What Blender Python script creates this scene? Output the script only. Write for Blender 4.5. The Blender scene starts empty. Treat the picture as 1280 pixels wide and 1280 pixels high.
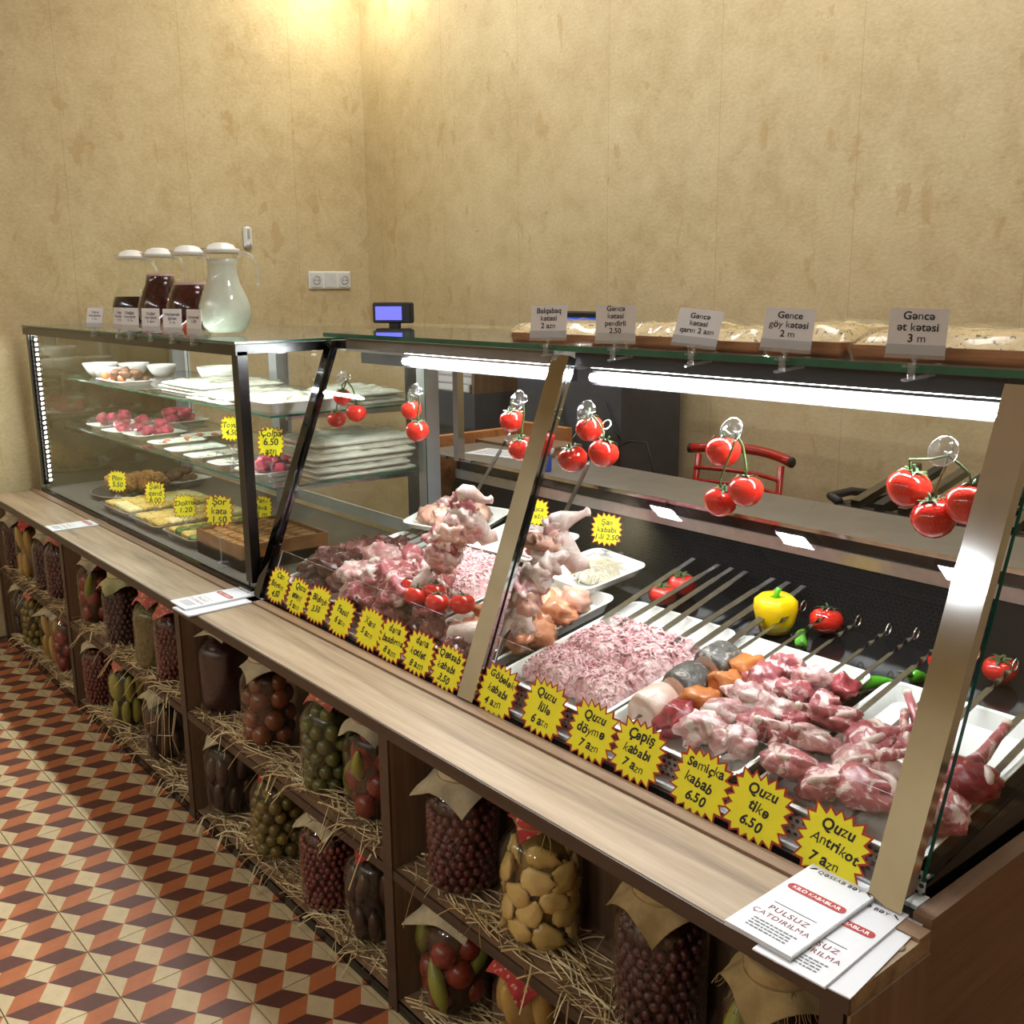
import bpy, math, random
from mathutils import Vector, Matrix, Euler, noise
random.seed(7)
SC = bpy.context.scene
COL = SC.collection
PI = math.pi

# ------------------------------------------------------------------ camera
CAMZ = 1.44
RX = Vector((0.63665037, -0.15916259, 0.75454859))   # rows: world axes in camera space
RY = Vector((0.77109536, 0.14331213, -0.6203818))
RZ = Vector((-0.00939439, 0.97679522, 0.21396926))
cam_data = bpy.data.cameras.new('camera')
cam = bpy.data.objects.new('camera', cam_data)
COL.objects.link(cam)
cam_data.sensor_width = 36.0
cam_data.lens = 36.0 * 1280.0 / 1280.0
cam_data.clip_start = 0.02
M3 = Matrix((RX, RY, RZ))
cam.matrix_world = Matrix.Translation((0, 0, CAMZ)) @ M3.to_4x4()
SC.camera = cam

# ------------------------------------------------------------------ world, exposure
W = bpy.data.worlds.new('room_ambient')
SC.world = W
W.use_nodes = True
W.node_tree.nodes['Background'].inputs[0].default_value = (1.0, 0.93, 0.82, 1)
W.node_tree.nodes['Background'].inputs[1].default_value = 0.05
SC.view_settings.view_transform = 'Standard'
SC.view_settings.look = 'None'
SC.view_settings.exposure = 0.0
SC.view_settings.gamma = 1.0
SC.view_settings.use_curve_mapping = False
SC.cycles.transparent_max_bounces = 40
SC.cycles.max_bounces = 8
SC.cycles.caustics_reflective = False
SC.cycles.caustics_refractive = False
SC.cycles.sample_clamp_indirect = 10.0

# lamp positions and strengths; unseen ceiling panels are added to light walls and tops
CEIL_Z = 3.15
ADDED_PANELS = [(-3.3, 2.0), (-1.9, 2.0), (-0.5, 2.0)]
ADDED_PANEL_STRENGTH = 19.5
PENDANTS = [-4.42, -3.42, -2.42, -1.42, -0.42, 0.58]
PENDANT_STRENGTH = 170.0
LED_STRENGTH = 200.0
CORNER_LAMP_W = 12.0

# ------------------------------------------------------------------ pixel helpers (1280 frame) used to take real positions off the photo
def ray(u, v):
    d = Vector(((u - 640) / 1280.0, -(v - 640) / 1280.0, -1.0))
    return Vector((RX.dot(d), RY.dot(d), RZ.dot(d)))
CAMP = Vector((0, 0, CAMZ))
def hit(u, v, axis, val):
    d = ray(u, v)
    return CAMP + d * ((val - CAMP[axis]) / d[axis])
def x_at(u, y, z):
    # x of the point on the line (y, z) that shows in column u
    k = (u - 640) / 1280.0
    a = RX[0] + k * RX[2]; c = (RY[0] + k * RY[2]) * y + (RZ[0] + k * RZ[2]) * (z - CAMZ)
    return -c / a
def plane_hit(u, v, p, n):
    d = ray(u, v); n = Vector(n)
    return CAMP + d * ((Vector(p) - CAMP).dot(n) / d.dot(n))

# ------------------------------------------------------------------ materials
def srgb(r, g, b):
    f = lambda c: (c / 255.0 / 12.92) if c / 255.0 <= 0.04045 else ((c / 255.0 + 0.055) / 1.055) ** 2.4
    return (f(r), f(g), f(b), 1.0)
class NT:
    def __init__(s, name):
        s.m = bpy.data.materials.new(name); s.m.use_nodes = True
        s.t = s.m.node_tree; s.t.nodes.clear()
        s.out = s.n('ShaderNodeOutputMaterial')
    def n(s, typ, **kw):
        nd = s.t.nodes.new(typ)
        for k, v in kw.items():
            if k == 'ins':
                for kk, vv in v.items(): s.set(nd, kk, vv)
            else: setattr(nd, k, v)
        return nd
    def set(s, nd, key, v):
        sk = nd.inputs[key]
        if isinstance(v, bpy.types.NodeSocket): s.t.links.new(v, sk)
        else: sk.default_value = v
    def coords(s, scale=(1, 1, 1), kind='Object', rot=(0, 0, 0)):
        tc = s.n('ShaderNodeTexCoord')
        mp = s.n('ShaderNodeMapping', ins={'Vector': tc.outputs[kind], 'Scale': scale, 'Rotation': rot})
        return mp.outputs[0]
    def noise(s, vec, scale=5.0, detail=3.0, rough=0.5, dist=0.0):
        nd = s.n('ShaderNodeTexNoise', ins={'Vector': vec, 'Scale': scale, 'Detail': detail, 'Roughness': rough, 'Distortion': dist})
        return nd.outputs['Fac']
    def ramp(s, fac, stops, interp='LINEAR'):
        nd = s.n('ShaderNodeValToRGB', ins={'Fac': fac})
        cr = nd.color_ramp; cr.interpolation = interp
        while len(cr.elements) < len(stops): cr.elements.new(0.5)
        for e, (p, c) in zip(cr.elements, stops): e.position = p; e.color = c
        return nd.outputs[0]
    def math(s, op, a, b=0.0, c=None):
        nd = s.n('ShaderNodeMath', operation=op)
        s.set(nd, 0, a); s.set(nd, 1, b)
        if c is not None: s.set(nd, 2, c)
        return nd.outputs[0]
    def mixc(s, fac, a, b, mode='MIX'):
        nd = s.n('ShaderNodeMix', data_type='RGBA', blend_type=mode)
        s.set(nd, 'Factor', fac); s.set(nd, 6, a); s.set(nd, 7, b)
        return nd.outputs[2]
    def bump(s, h, strength=0.3, dist=0.01):
        return s.n('ShaderNodeBump', ins={'Height': h, 'Strength': strength, 'Distance': dist}).outputs[0]
    def bsdf(s, color, rough=0.5, metal=0.0, normal=None, **extra):
        nd = s.n('ShaderNodeBsdfPrincipled', ins={'Base Color': color, 'Roughness': rough, 'Metallic': metal})
        if normal is not None: s.set(nd, 'Normal', normal)
        for k, v in extra.items(): s.set(nd, k.replace('_', ' '), v)
        s.t.links.new(nd.outputs[0], s.out.inputs[0])
        return nd
MATS = {}
def plain(name, rgb, rough=0.5, metal=0.0, vary=0.06, scale=20.0, bump=0.0, **extra):
    if name in MATS: return MATS[name]
    t = NT(name); v = t.coords()
    f = t.noise(v, scale, 3.0)
    c = srgb(*rgb)
    lo = tuple(x * (1 - vary * 2.0) for x in c[:3]) + (1,)
    hi = tuple(min(1, x * (1 + vary * 1.5)) for x in c[:3]) + (1,)
    col = t.ramp(f, [(0.3, lo), (0.7, hi)])
    nrm = t.bump(f, bump, 0.01) if bump else None
    t.bsdf(col, rough, metal, nrm, **extra)
    MATS[name] = t.m
    return t.m
def glass_mat(name, tint=(0.97, 0.985, 0.97), spec=1.0, rough=0.0, haze=0.0, haze_col=(0.8, 0.85, 0.8, 1)):
    t = NT(name)
    g = t.n('ShaderNodeNewGeometry')
    d = t.n('ShaderNodeVectorMath', operation='DOT_PRODUCT')
    t.set(d, 0, g.outputs['Normal']); t.set(d, 1, g.outputs['Incoming'])
    c = t.math('ABSOLUTE', d.outputs['Value'])
    p = t.math('POWER', t.math('SUBTRACT', 1.0, c), 5.0)
    f = t.math('MULTIPLY_ADD', p, 0.94 * spec, 0.045 * spec)
    tr = t.n('ShaderNodeBsdfTransparent', ins={'Color': tint + (1,)})
    gl = t.n('ShaderNodeBsdfGlossy', ins={'Color': (1, 1, 1, 1), 'Roughness': rough})
    src = tr.outputs[0]
    if haze:
        df = t.n('ShaderNodeBsdfDiffuse', ins={'Color': haze_col})
        src = t.n('ShaderNodeMixShader', ins={0: haze, 1: tr.outputs[0], 2: df.outputs[0]}).outputs[0]
    mx = t.n('ShaderNodeMixShader', ins={0: f, 1: src, 2: gl.outputs[0]})
    t.t.links.new(mx.outputs[0], t.out.inputs[0])
    MATS[name] = t.m
    return t.m
def emit_mat(name, col, strength):
    t = NT(name)
    e = t.n('ShaderNodeEmission', ins={'Color': col, 'Strength': strength})
    t.t.links.new(e.outputs[0], t.out.inputs[0])
    MATS[name] = t.m
    return t.m
def wood_mat(name, c1, c2, c3, axis='x', rough=0.45, scale=1.0):
    t = NT(name)
    s = {'x': (0.7, 11, 11), 'y': (11, 0.7, 11), 'z': (11, 11, 0.7)}[axis]
    v = t.coords(tuple(k * scale for k in s))
    w = t.noise(v, 2.2, 6.0, 0.62, 0.6)
    v2 = t.coords(tuple(k * scale * 4 for k in s))
    w2 = t.noise(v2, 3.0, 3.0, 0.5)
    f = t.math('MULTIPLY_ADD', w2, 0.25, t.math('MULTIPLY', w, 0.85))
    col = t.ramp(f, [(0.32, srgb(*c1)), (0.52, srgb(*c2)), (0.72, srgb(*c3))])
    t.bsdf(col, rough, 0.0, t.bump(w2, 0.08, 0.002))
    MATS[name] = t.m
    return t.m

def make_wall_mat():
    t = NT('wallpaper')
    v = t.coords((1, 1, 1), 'Object')
    big = t.noise(v, 1.7, 4.0, 0.55)
    mid = t.noise(v, 9.0, 5.0, 0.65, 0.4)
    fine = t.noise(t.coords((1, 1, 1.6)), 60.0, 4.0, 0.7)
    f = t.math('MULTIPLY_ADD', mid, 0.55, t.math('MULTIPLY', big, 0.45))
    base = t.ramp(f, [(0.36, srgb(183, 162, 116)), (0.5, srgb(203, 186, 143)), (0.64, srgb(215, 200, 159))])
    base = t.mixc(0.32, base, t.ramp(fine, [(0.3, srgb(172, 150, 110)), (0.7, srgb(226, 212, 176))]))
    # ochre blotches stretched upwards, typical of the printed plaster pattern
    bl = t.noise(t.coords((9, 9, 5.0)), 1.0, 4.0, 0.6, 0.3)
    blm = t.ramp(bl, [(0.62, (0, 0, 0, 1)), (0.66, (1, 1, 1, 1))])
    base = t.mixc(t.math('MULTIPLY', blm, 0.5), base, srgb(180, 150, 100))
    # paper strip seams 0.53 m apart (wall runs along local x)
    tc = t.n('ShaderNodeTexCoord')
    sx = t.n('ShaderNodeSeparateXYZ', ins={0: tc.outputs['Object']})
    run = t.math('ADD', sx.outputs[0], sx.outputs[1])
    fr = t.math('FRACT', t.math('DIVIDE', t.math('ADD', run, 20.17), 0.53))
    seam = t.math('LESS_THAN', fr, 0.006)
    base = t.mixc(t.math('MULTIPLY', seam, 0.35), base, srgb(150, 122, 78))
    # a slight tone step from strip to strip
    idx = t.math('FLOOR', t.math('DIVIDE', t.math('ADD', run, 20.17), 0.53))
    rnd = t.n('ShaderNodeTexWhiteNoise', noise_dimensions='1D', ins={'W': idx}).outputs['Value']
    base = t.mixc(t.math('MULTIPLY', rnd, 0.10), base, srgb(180, 156, 112))
    h = t.math('MULTIPLY_ADD', fine, 0.6, mid)
    t.bsdf(base, 0.75, 0.0, t.bump(h, 0.35, 0.004))
    MATS['wallpaper'] = t.m
    return t.m
make_wall_mat()
wood_mat('wood_top', (92, 73, 55), (150, 128, 101), (176, 154, 126), 'x', .5, .8)
wood_mat('wood_side', (84, 65, 48), (112, 89, 66), (130, 105, 80), 'z')
wood_mat('wood_shelf', (104, 80, 60), (136, 108, 84), (156, 128, 102), 'x')
wood_mat('wood_end', (84, 62, 45), (110, 84, 62), (126, 98, 74), 'y')
wood_mat('wood_edge', (52, 38, 29), (66, 49, 38), (76, 58, 45), 'x')
wood_mat('wood_board', (140, 88, 48), (176, 116, 68), (196, 140, 88), 'x')
plain('steel', (205, 205, 205), 0.07, 1.0, 0.05, 8)
plain('chrome_dark', (88, 88, 92), 0.06, 1.0, 0.05, 8)
plain('deck_grey', (98, 94, 86), 0.4, 0.0, 0.06)
plain('steel_dark', (120, 118, 116), 0.22, 1.0, 0.08, 8)
plain('skewer_steel', (132, 130, 126), 0.28, 1.0, 0.1, 30)
plain('steel_brushed', (178, 178, 178), 0.32, 1.0, 0.06, 30)
plain('black_gloss', (16, 16, 17), 0.12, 0.0, 0.1)
plain('black_frame', (26, 23, 21), 0.2, 0.3, 0.1)
plain('black_matte', (24, 24, 25), 0.55, 0.0, 0.1, 30)
plain('dark_deck', (20, 20, 21), 0.1, 0.0, 0.1)
plain('grey_top', (112, 106, 96), 0.45, 0.0, 0.06)
plain('grey_frame', (176, 180, 182), 0.35, 0.3, 0.04)
plain('white_plastic', (232, 232, 228), 0.35, 0.0, 0.02)
plain('white_frame', (214, 218, 220), 0.35, 0.0, 0.03)
plain('ceiling_paint', (226, 222, 212), 0.8, 0.0, 0.02)
plain('grout', (74, 64, 50), 0.85, 0.0, 0.1)
plain('slate', (66, 68, 74), 0.6, 0.0, 0.06)
glass_mat('glass', (0.99, 0.994, 0.99), spec=0.32)
glass_mat('glass_shelf', (0.93, 0.975, 0.95))
glass_mat('glass_top', (0.90, 0.95, 0.92), haze=0.10, haze_col=(0.75, 0.85, 0.8, 1))
glass_mat('glass_jar', (0.97, 0.975, 0.965), spec=1.0)
glass_mat('glass_mirror', (0.62, 0.62, 0.55), spec=2.6)
glass_mat('clear_plastic', (0.93, 0.94, 0.95), haze=0.10, haze_col=(0.9, 0.92, 0.95, 1), rough=0.05)
plain('glass_edge', (38, 96, 76), 0.15, 0.0, 0.1)
emit_mat('led', (0.92, 0.97, 1.0, 1), LED_STRENGTH)
emit_mat('led_dot', (1.0, 1.0, 0.97, 1), 12.0)
emit_mat('led_fill', (0.95, 1.0, 0.96, 1), 150.0)  # glow of the strip added to brighten the pastry case
emit_mat('added_panel_light', (1.0, 0.985, 0.97, 1), ADDED_PANEL_STRENGTH)  # glow of the added ceiling panels
emit_mat('pendant_light', (0.94, 0.98, 1.0, 1), PENDANT_STRENGTH)

# ------------------------------------------------------------------ mesh builder
class MB:
    def __init__(s): s.v = []; s.f = []; s.mi = []; s.sm = []
    def add(s, vs, fs, mi=0, smooth=False):
        o = len(s.v); s.v.extend(tuple(p) for p in vs)
        for k, f in enumerate(fs):
            s.f.append(tuple(i + o for i in f)); s.mi.append(mi[k] if isinstance(mi, (list, tuple)) else mi); s.sm.append(smooth)
        return s
    def box(s, x0, x1, y0, y1, z0, z1, mi=0, mat=None):
        vs = [Vector((x, y, z)) for z in (z0, z1) for y in (y0, y1) for x in (x0, x1)]
        if mat is not None: vs = [mat @ p for p in vs]
        fs = [(0, 2, 3, 1), (4, 5, 7, 6), (0, 1, 5, 4), (2, 6, 7, 3), (0, 4, 6, 2), (1, 3, 7, 5)]
        return s.add(vs, fs, mi)
    def bbox(s, x0, x1, y0, y1, z0, z1, b=0.004, mi=0, mat=None):
        # box with chamfered vertical and top edges (rounded look for its 28 faces)
        xs = (x0, x0 + b, x1 - b, x1); ys = (y0, y0 + b, y1 - b, y1)
        ring = [(xs[1], ys[0]), (xs[2], ys[0]), (xs[3], ys[1]), (xs[3], ys[2]), (xs[2], ys[3]), (xs[1], ys[3]), (xs[0], ys[2]), (xs[0], ys[1])]
        cx, cy = (x0 + x1) / 2, (y0 + y1) / 2
        ins = lambda p: (p[0] + (b if p[0] < cx else -b) * 0.7, p[1] + (b if p[1] < cy else -b) * 0.7)
        L = [[(p[0], p[1]) for p in map(ins, ring)], ring, ring, [(p[0], p[1]) for p in map(ins, ring)]]
        Z = [z0, z0 + b, z1 - b, z1]
        vs = [Vector((p[0], p[1], z)) for r, z in zip(L, Z) for p in r]
        if mat is not None: vs = [mat @ p for p in vs]
        fs = [tuple(reversed(range(8)))]
        for k in range(3):
            for i in range(8): fs.append((k * 8 + i, k * 8 + (i + 1) % 8, k * 8 + 8 + (i + 1) % 8, k * 8 + 8 + i))
        fs.append(tuple(range(24, 32)))
        return s.add(vs, fs, mi)
    def bar(s, p0, p1, w, h, up=(0, 0, 1), mi=0):
        p0 = Vector(p0); p1 = Vector(p1); d = (p1 - p0).normalized(); up = Vector(up)
        side = d.cross(up).normalized(); u2 = side.cross(d).normalized()
        vs = []
        for p in (p0, p1):
            for a, b in ((-1, -1), (1, -1), (1, 1), (-1, 1)): vs.append(p + side * (a * w / 2) + u2 * (b * h / 2))
        fs = [(3, 2, 1, 0), (4, 5, 6, 7), (0, 1, 5, 4), (1, 2, 6, 5), (2, 3, 7, 6), (3, 0, 4, 7)]
        return s.add(vs, fs, mi)
    def tube(s, pts, r, seg=8, mi=0, cap=True, closed=False):
        pts = [Vector(p) for p in pts]; n = len(pts)
        rs = r if isinstance(r, (list, tuple)) else [r] * n
        vs = []; prev = None
        for i, p in enumerate(pts):
            if closed: d = pts[(i + 1) % n] - pts[i - 1]
            else: d = pts[min(i + 1, n - 1)] - pts[max(i - 1, 0)]
            d = d.normalized() if d.length > 1e-9 else Vector((0, 0, 1))
            if prev is None:
                a = Vector((0, 0, 1)) if abs(d.z) < 0.9 else Vector((1, 0, 0))
                x = d.cross(a).normalized()
            else:
                x = (prev - d * prev.dot(d))
                x = x.normalized() if x.length > 1e-9 else d.orthogonal().normalized()
            prev = x; y = d.cross(x)
            for k in range(seg):
                a = 2 * PI * k / seg
                vs.append(p + (x * math.cos(a) + y * math.sin(a)) * rs[i])
        fs = []
        for i in range(n if closed else n - 1):
            j = (i + 1) % n
            for k in range(seg): fs.append((i * seg + k, i * seg + (k + 1) % seg, j * seg + (k + 1) % seg, j * seg + k))
        if cap and not closed:
            fs.append(tuple(reversed(range(seg)))); fs.append(tuple(range((n - 1) * seg, n * seg)))
        return s.add(vs, fs, mi, True)
    def lathe(s, prof, seg=20, mi=0, mat=None, smooth=True, wob=None):
        # prof: (r, z) list, closed caps where r == 0
        vs = []; idx = []
        for k, (r, z) in enumerate(prof):
            if r <= 1e-6: idx.append([len(vs)]); vs.append(Vector((0, 0, z)))
            else:
                idx.append(list(range(len(vs), len(vs) + seg)))
                for i in range(seg):
                    a = 2 * PI * i / seg; rr = r * (wob(a, k) if wob else 1)
                    vs.append(Vector((rr * math.cos(a), rr * math.sin(a), z)))
        fs = []
        for a, b in zip(idx[:-1], idx[1:]):
            for i in range(seg):
                j = (i + 1) % seg
                if len(a) == 1 and len(b) == 1: continue
                if len(a) == 1: fs.append((a[0], b[j], b[i]))
                elif len(b) == 1: fs.append((a[i], a[j], b[0]))
                else: fs.append((a[i], a[j], b[j], b[i]))
        if mat is not None: vs = [mat @ p for p in vs]
        return s.add(vs, fs, mi, smooth)
    def blob(s, c, rad, seg=12, rings=8, amp=0.0, freq=3.0, seed=0.0, mi=0, mat=None):
        vs = [Vector((0, 0, 1))]
        for i in range(1, rings):
            t = PI * i / rings
            for k in range(seg):
                a = 2 * PI * k / seg
                vs.append(Vector((math.sin(t) * math.cos(a), math.sin(t) * math.sin(a), math.cos(t))))
        vs.append(Vector((0, 0, -1)))
        out = []
        rad = rad if isinstance(rad, (list, tuple)) else (rad,) * 3
        for p in vs:
            k = 1.0
            if amp:
                sv = Vector((seed * 3.1, seed * 1.7, seed))
                k += amp * noise.noise(p * freq * 0.5 + sv)
                if amp > .4: k += .30 - .55 * amp * abs(noise.noise(p * freq * 1.1 + sv)) * 2 + amp * .22 * noise.noise(p * freq * 2.3 - sv)
            q = Vector((p.x * rad[0] * k, p.y * rad[1] * k, p.z * rad[2] * k))
            if mat is not None: q = mat @ q
            out.append(q + Vector(c))
        fs = [(0, 1 + k, 1 + (k + 1) % seg) for k in range(seg)]
        for i in range(rings - 2):
            for k in range(seg):
                a = 1 + i * seg; fs.append((a + k, a + seg + k, a + seg + (k + 1) % seg, a + (k + 1) % seg))
        a = 1 + (rings - 2) * seg; l = len(vs) - 1
        fs += [(a + k, l, a + (k + 1) % seg) for k in range(seg)]
        return s.add(out, fs, mi, True)
    def prism(s, poly, z0, z1, mi=0, mat=None, side_mi=None):
        n = len(poly)
        vs = [Vector((p[0], p[1], z0)) for p in poly] + [Vector((p[0], p[1], z1)) for p in poly]
        if mat is not None: vs = [mat @ p for p in vs]
        fs = [tuple(reversed(range(n))), tuple(range(n, 2 * n))] + [(i, (i + 1) % n, n + (i + 1) % n, n + i) for i in range(n)]
        sm = mi if side_mi is None else side_mi
        return s.add(vs, fs, [mi, mi] + [sm] * n)
    def pane(s, corners, th, mi=0, edge_mi=1):
        # glass pane: four corners and a thickness, its edge faces take the edge material
        c = [Vector(p) for p in corners]
        nrm = (c[1] - c[0]).cross(c[3] - c[0]).normalized() * th
        vs = c + [p + nrm for p in c]
        return s.add(vs, [(3, 2, 1, 0), (4, 5, 6, 7), (0, 1, 5, 4), (1, 2, 6, 5), (2, 3, 7, 6), (3, 0, 4, 7)], [mi, mi] + [edge_mi] * 4)
    def mesh(s, name, mats):
        me = bpy.data.meshes.new(name)
        me.from_pydata(s.v, [], s.f)
        for m in (mats if isinstance(mats, (list, tuple)) else [mats]):
            me.materials.append(MATS[m] if isinstance(m, str) else m)
        me.polygons.foreach_set('material_index', s.mi)
        me.polygons.foreach_set('use_smooth', s.sm)
        me.update()
        return me
    def build(s, name, mats, parent=None, world=False, loc=None, rot=None):
        o = bpy.data.objects.new(name, s.mesh(name, mats))
        COL.objects.link(o)
        if parent is not None:
            o.parent = parent
            if world: o.location = -Vector(parent.location)
        if loc is not None: o.location = loc
        if rot is not None: o.rotation_euler = rot
        return o
def tag(o, label=None, cat=None, group=None, kind=None):
    if label: o['label'] = label
    if cat: o['category'] = cat
    if group: o['group'] = group
    if kind: o['kind'] = kind
    return o
def empty(name, loc=(0, 0, 0), rz=0.0, label=None, cat=None, group=None, kind=None):
    o = bpy.data.objects.new(name, None); COL.objects.link(o)
    o.empty_display_size = 0.05
    o.location = loc; o.rotation_euler = (0, 0, rz)
    return tag(o, label, cat, group, kind)
def link_copy(src, parent=None, loc=None, rot=None, scale=None):
    o = src.copy(); COL.objects.link(o)
    if parent is not None: o.parent = parent
    if loc is not None: o.location = loc
    if rot is not None: o.rotation_euler = rot
    if scale is not None: o.scale = scale
    return o
def inst(name, me, parent=None, loc=(0, 0, 0), rot=(0, 0, 0), scale=(1, 1, 1)):
    o = bpy.data.objects.new(name, me); COL.objects.link(o)
    if parent is not None: o.parent = parent
    o.location = loc; o.rotation_euler = rot; o.scale = scale
    return o
GLY = {}
def _conv(body, bold):
    c = bpy.data.curves.new('glyph', 'FONT'); c.body = body; c.size = 1.0; c.resolution_u = 3; c.offset = bold
    t = bpy.data.objects.new('glyph', c); COL.objects.link(t)
    me = bpy.data.meshes.new_from_object(t.evaluated_get(bpy.context.evaluated_depsgraph_get()))
    vs = [v.co.copy() for v in me.vertices]; fs = [tuple(q.vertices) for q in me.polygons]
    bpy.data.objects.remove(t); bpy.data.curves.remove(c); bpy.data.meshes.remove(me)
    return vs, fs
def glyph(ch, bold):
    k = (ch, bold)
    if k in GLY: return GLY[k]
    if ch in 'MNgmnKkAVvWwXxYyZz': bold = min(bold, .0)     # sharp joints do not take an outline offset
    src = {'ə': 'e', 'Ə': 'e', ' ': ' '}.get(ch, ch)
    hh = max(v.x for v in _conv('HH', bold)[0])
    adv = max(v.x for v in _conv('H' + src + 'H', bold)[0]) - hh
    vs, fs = ([], []) if ch == ' ' else _conv(src, bold)
    if ch in 'əƏ':      # the turned e
        x0 = min(v.x for v in vs); x1 = max(v.x for v in vs); y0 = min(v.y for v in vs); y1 = max(v.y for v in vs)
        vs = [Vector((x0 + x1 - v.x, y0 + y1 - v.y, v.z)) for v in vs]
        if ch == 'Ə':
            vs = [v * 1.42 for v in vs]; adv *= 1.42
    GLY[k] = (vs, fs, adv)
    return GLY[k]
def loose(name, me, base, loc, rot, label, cat, group):
    # a single piece lying on a tray or plate: a thing of its own, placed in the frame of what it lies on
    o = bpy.data.objects.new(name, me); COL.objects.link(o)
    m = base @ Matrix.Translation(loc) @ Euler(rot).to_matrix().to_4x4()
    o.location = m.to_translation(); o.rotation_euler = m.to_euler()
    return tag(o, label, cat, group)
def text(body, size, mat, parent, loc, rot, name='lettering', bold=0.0, shear=0.0, align='CENTER', space=1.0, line=1.0, mtx=None, jit=0.0, fit=None):
    lines = body.split('\n'); b = MB(); rnd = random.Random(len(body) * 7 + ord(body[0]))
    for i, ln in enumerate(lines):
        g = [glyph(ch, bold) for ch in ln]
        w = sum(q[2] for q in g) * space * size
        sc = 1.0 if fit is None else min(1.0, fit / max(w, 1e-6))
        x = -w * sc / 2; y = ((len(lines) - 1) / 2 - i) * size * line - .35 * size
        for vs, fs, adv in g:
            a = rnd.uniform(-jit, jit); k = 1 + rnd.uniform(-jit, jit) * .8; dy = rnd.uniform(-jit, jit) * .35 * size
            ca, sa = math.cos(a), math.sin(a)
            out = []
            for v in vs:
                px = (v.x + shear * v.y) * size * sc * k; py = v.y * size * sc * k
                out.append((x + px * ca - py * sa, y + dy + px * sa + py * ca, 0))
            if out: b.add(out, fs)
            x += adv * space * size * sc
    o = b.build(name, mat, parent)
    if mtx is not None: o.matrix_local = mtx
    else: o.location = loc; o.rotation_euler = rot
    return o

for _b, _c in ((.02, 'QƏSSAB BY'), (.025, 'KILO ABR'), (.008, 'PULSZÇATDIRM'), (.018, 'Balqbkətsi2znGcpdr.50ı ögymt13VişkouADağZNŞfaLK'), (.012, 'Plov5.0Şəkiqnd6DmaŞrt1x-TyuqÇC\u00fcazbı42l'), (.03, 'CanBorum4.50QuzətyibldçF6XsıkaD83pvGöƏeÇşSmATkl7ülr')):
    for _ch in _c: glyph(_ch, _b)

# ------------------------------------------------------------------ room shell
WALL_X = -4.62; WALL_Y = 2.867; ROOM_X1 = 3.0; ROOM_Y0 = -3.6
b = MB(); b.box(WALL_X - 0.12, ROOM_X1, WALL_Y, WALL_Y + 0.12, 0, 3.2)
tag(b.build('wall_back', 'wallpaper'), kind='structure')
b = MB(); b.box(WALL_X - 0.12, WALL_X, ROOM_Y0, WALL_Y, 0, 3.2)
tag(b.build('wall_left', 'wallpaper'), kind='structure')
b = MB(); b.box(ROOM_X1, ROOM_X1 + 0.12, ROOM_Y0, WALL_Y + 0.12, 0, 3.2)
tag(b.build('wall_right', 'wallpaper'), kind='structure')
b = MB(); b.box(WALL_X - 0.12, ROOM_X1 + 0.12, ROOM_Y0 - 0.12, ROOM_Y0, 0, 3.2)
tag(b.build('wall_front', 'wallpaper'), kind='structure')
b = MB(); b.box(WALL_X - 0.12, ROOM_X1 + 0.12, ROOM_Y0 - 0.12, WALL_Y + 0.12, 3.2, 3.3)
tag(b.build('ceiling', 'ceiling_paint'), kind='structure')
b = MB(); b.box(WALL_X - 0.12, ROOM_X1 + 0.12, ROOM_Y0 - 0.12, WALL_Y + 0.12, -0.10, -0.004)
floor = tag(b.build('floor', 'grout'), kind='structure')

# floor tiles: 20 cm tiles printed with the tumbling-block pattern in cream, orange and brown
def make_tile_mat(name, rgb):
    t = NT(name)
    v = t.coords()
    n = t.noise(v, 45.0, 4.0, 0.6); n2 = t.noise(v, 6.0, 3.0)
    c = srgb(*rgb)
    lo = tuple(x * 0.86 for x in c[:3]) + (1,); hi = tuple(min(1, x * 1.08) for x in c[:3]) + (1,)
    col = t.ramp(t.math('MULTIPLY_ADD', n, 0.6, t.math('MULTIPLY', n2, 0.4)), [(0.35, lo), (0.65, hi)])
    t.bsdf(col, 0.5, 0.0, t.bump(n, 0.05, 0.002))
    MATS[name] = t.m
make_tile_mat('tile_cream', (206, 186, 146)); make_tile_mat('tile_orange', (184, 108, 66)); make_tile_mat('tile_brown', (98, 58, 50))
def clip(poly, a, bb, lim, keep_less):
    out = []
    for i in range(len(poly)):
        p, q = poly[i], poly[(i + 1) % len(poly)]
        ip = (p[a] <= lim + 1e-9) if keep_less else (p[a] >= lim - 1e-9)
        iq = (q[a] <= lim + 1e-9) if keep_less else (q[a] >= lim - 1e-9)
        if ip: out.append(p)
        if ip != iq:
            t = (lim - p[a]) / (q[a] - p[a]); out.append((p[0] + (q[0] - p[0]) * t, p[1] + (q[1] - p[1]) * t))
    return out
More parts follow.
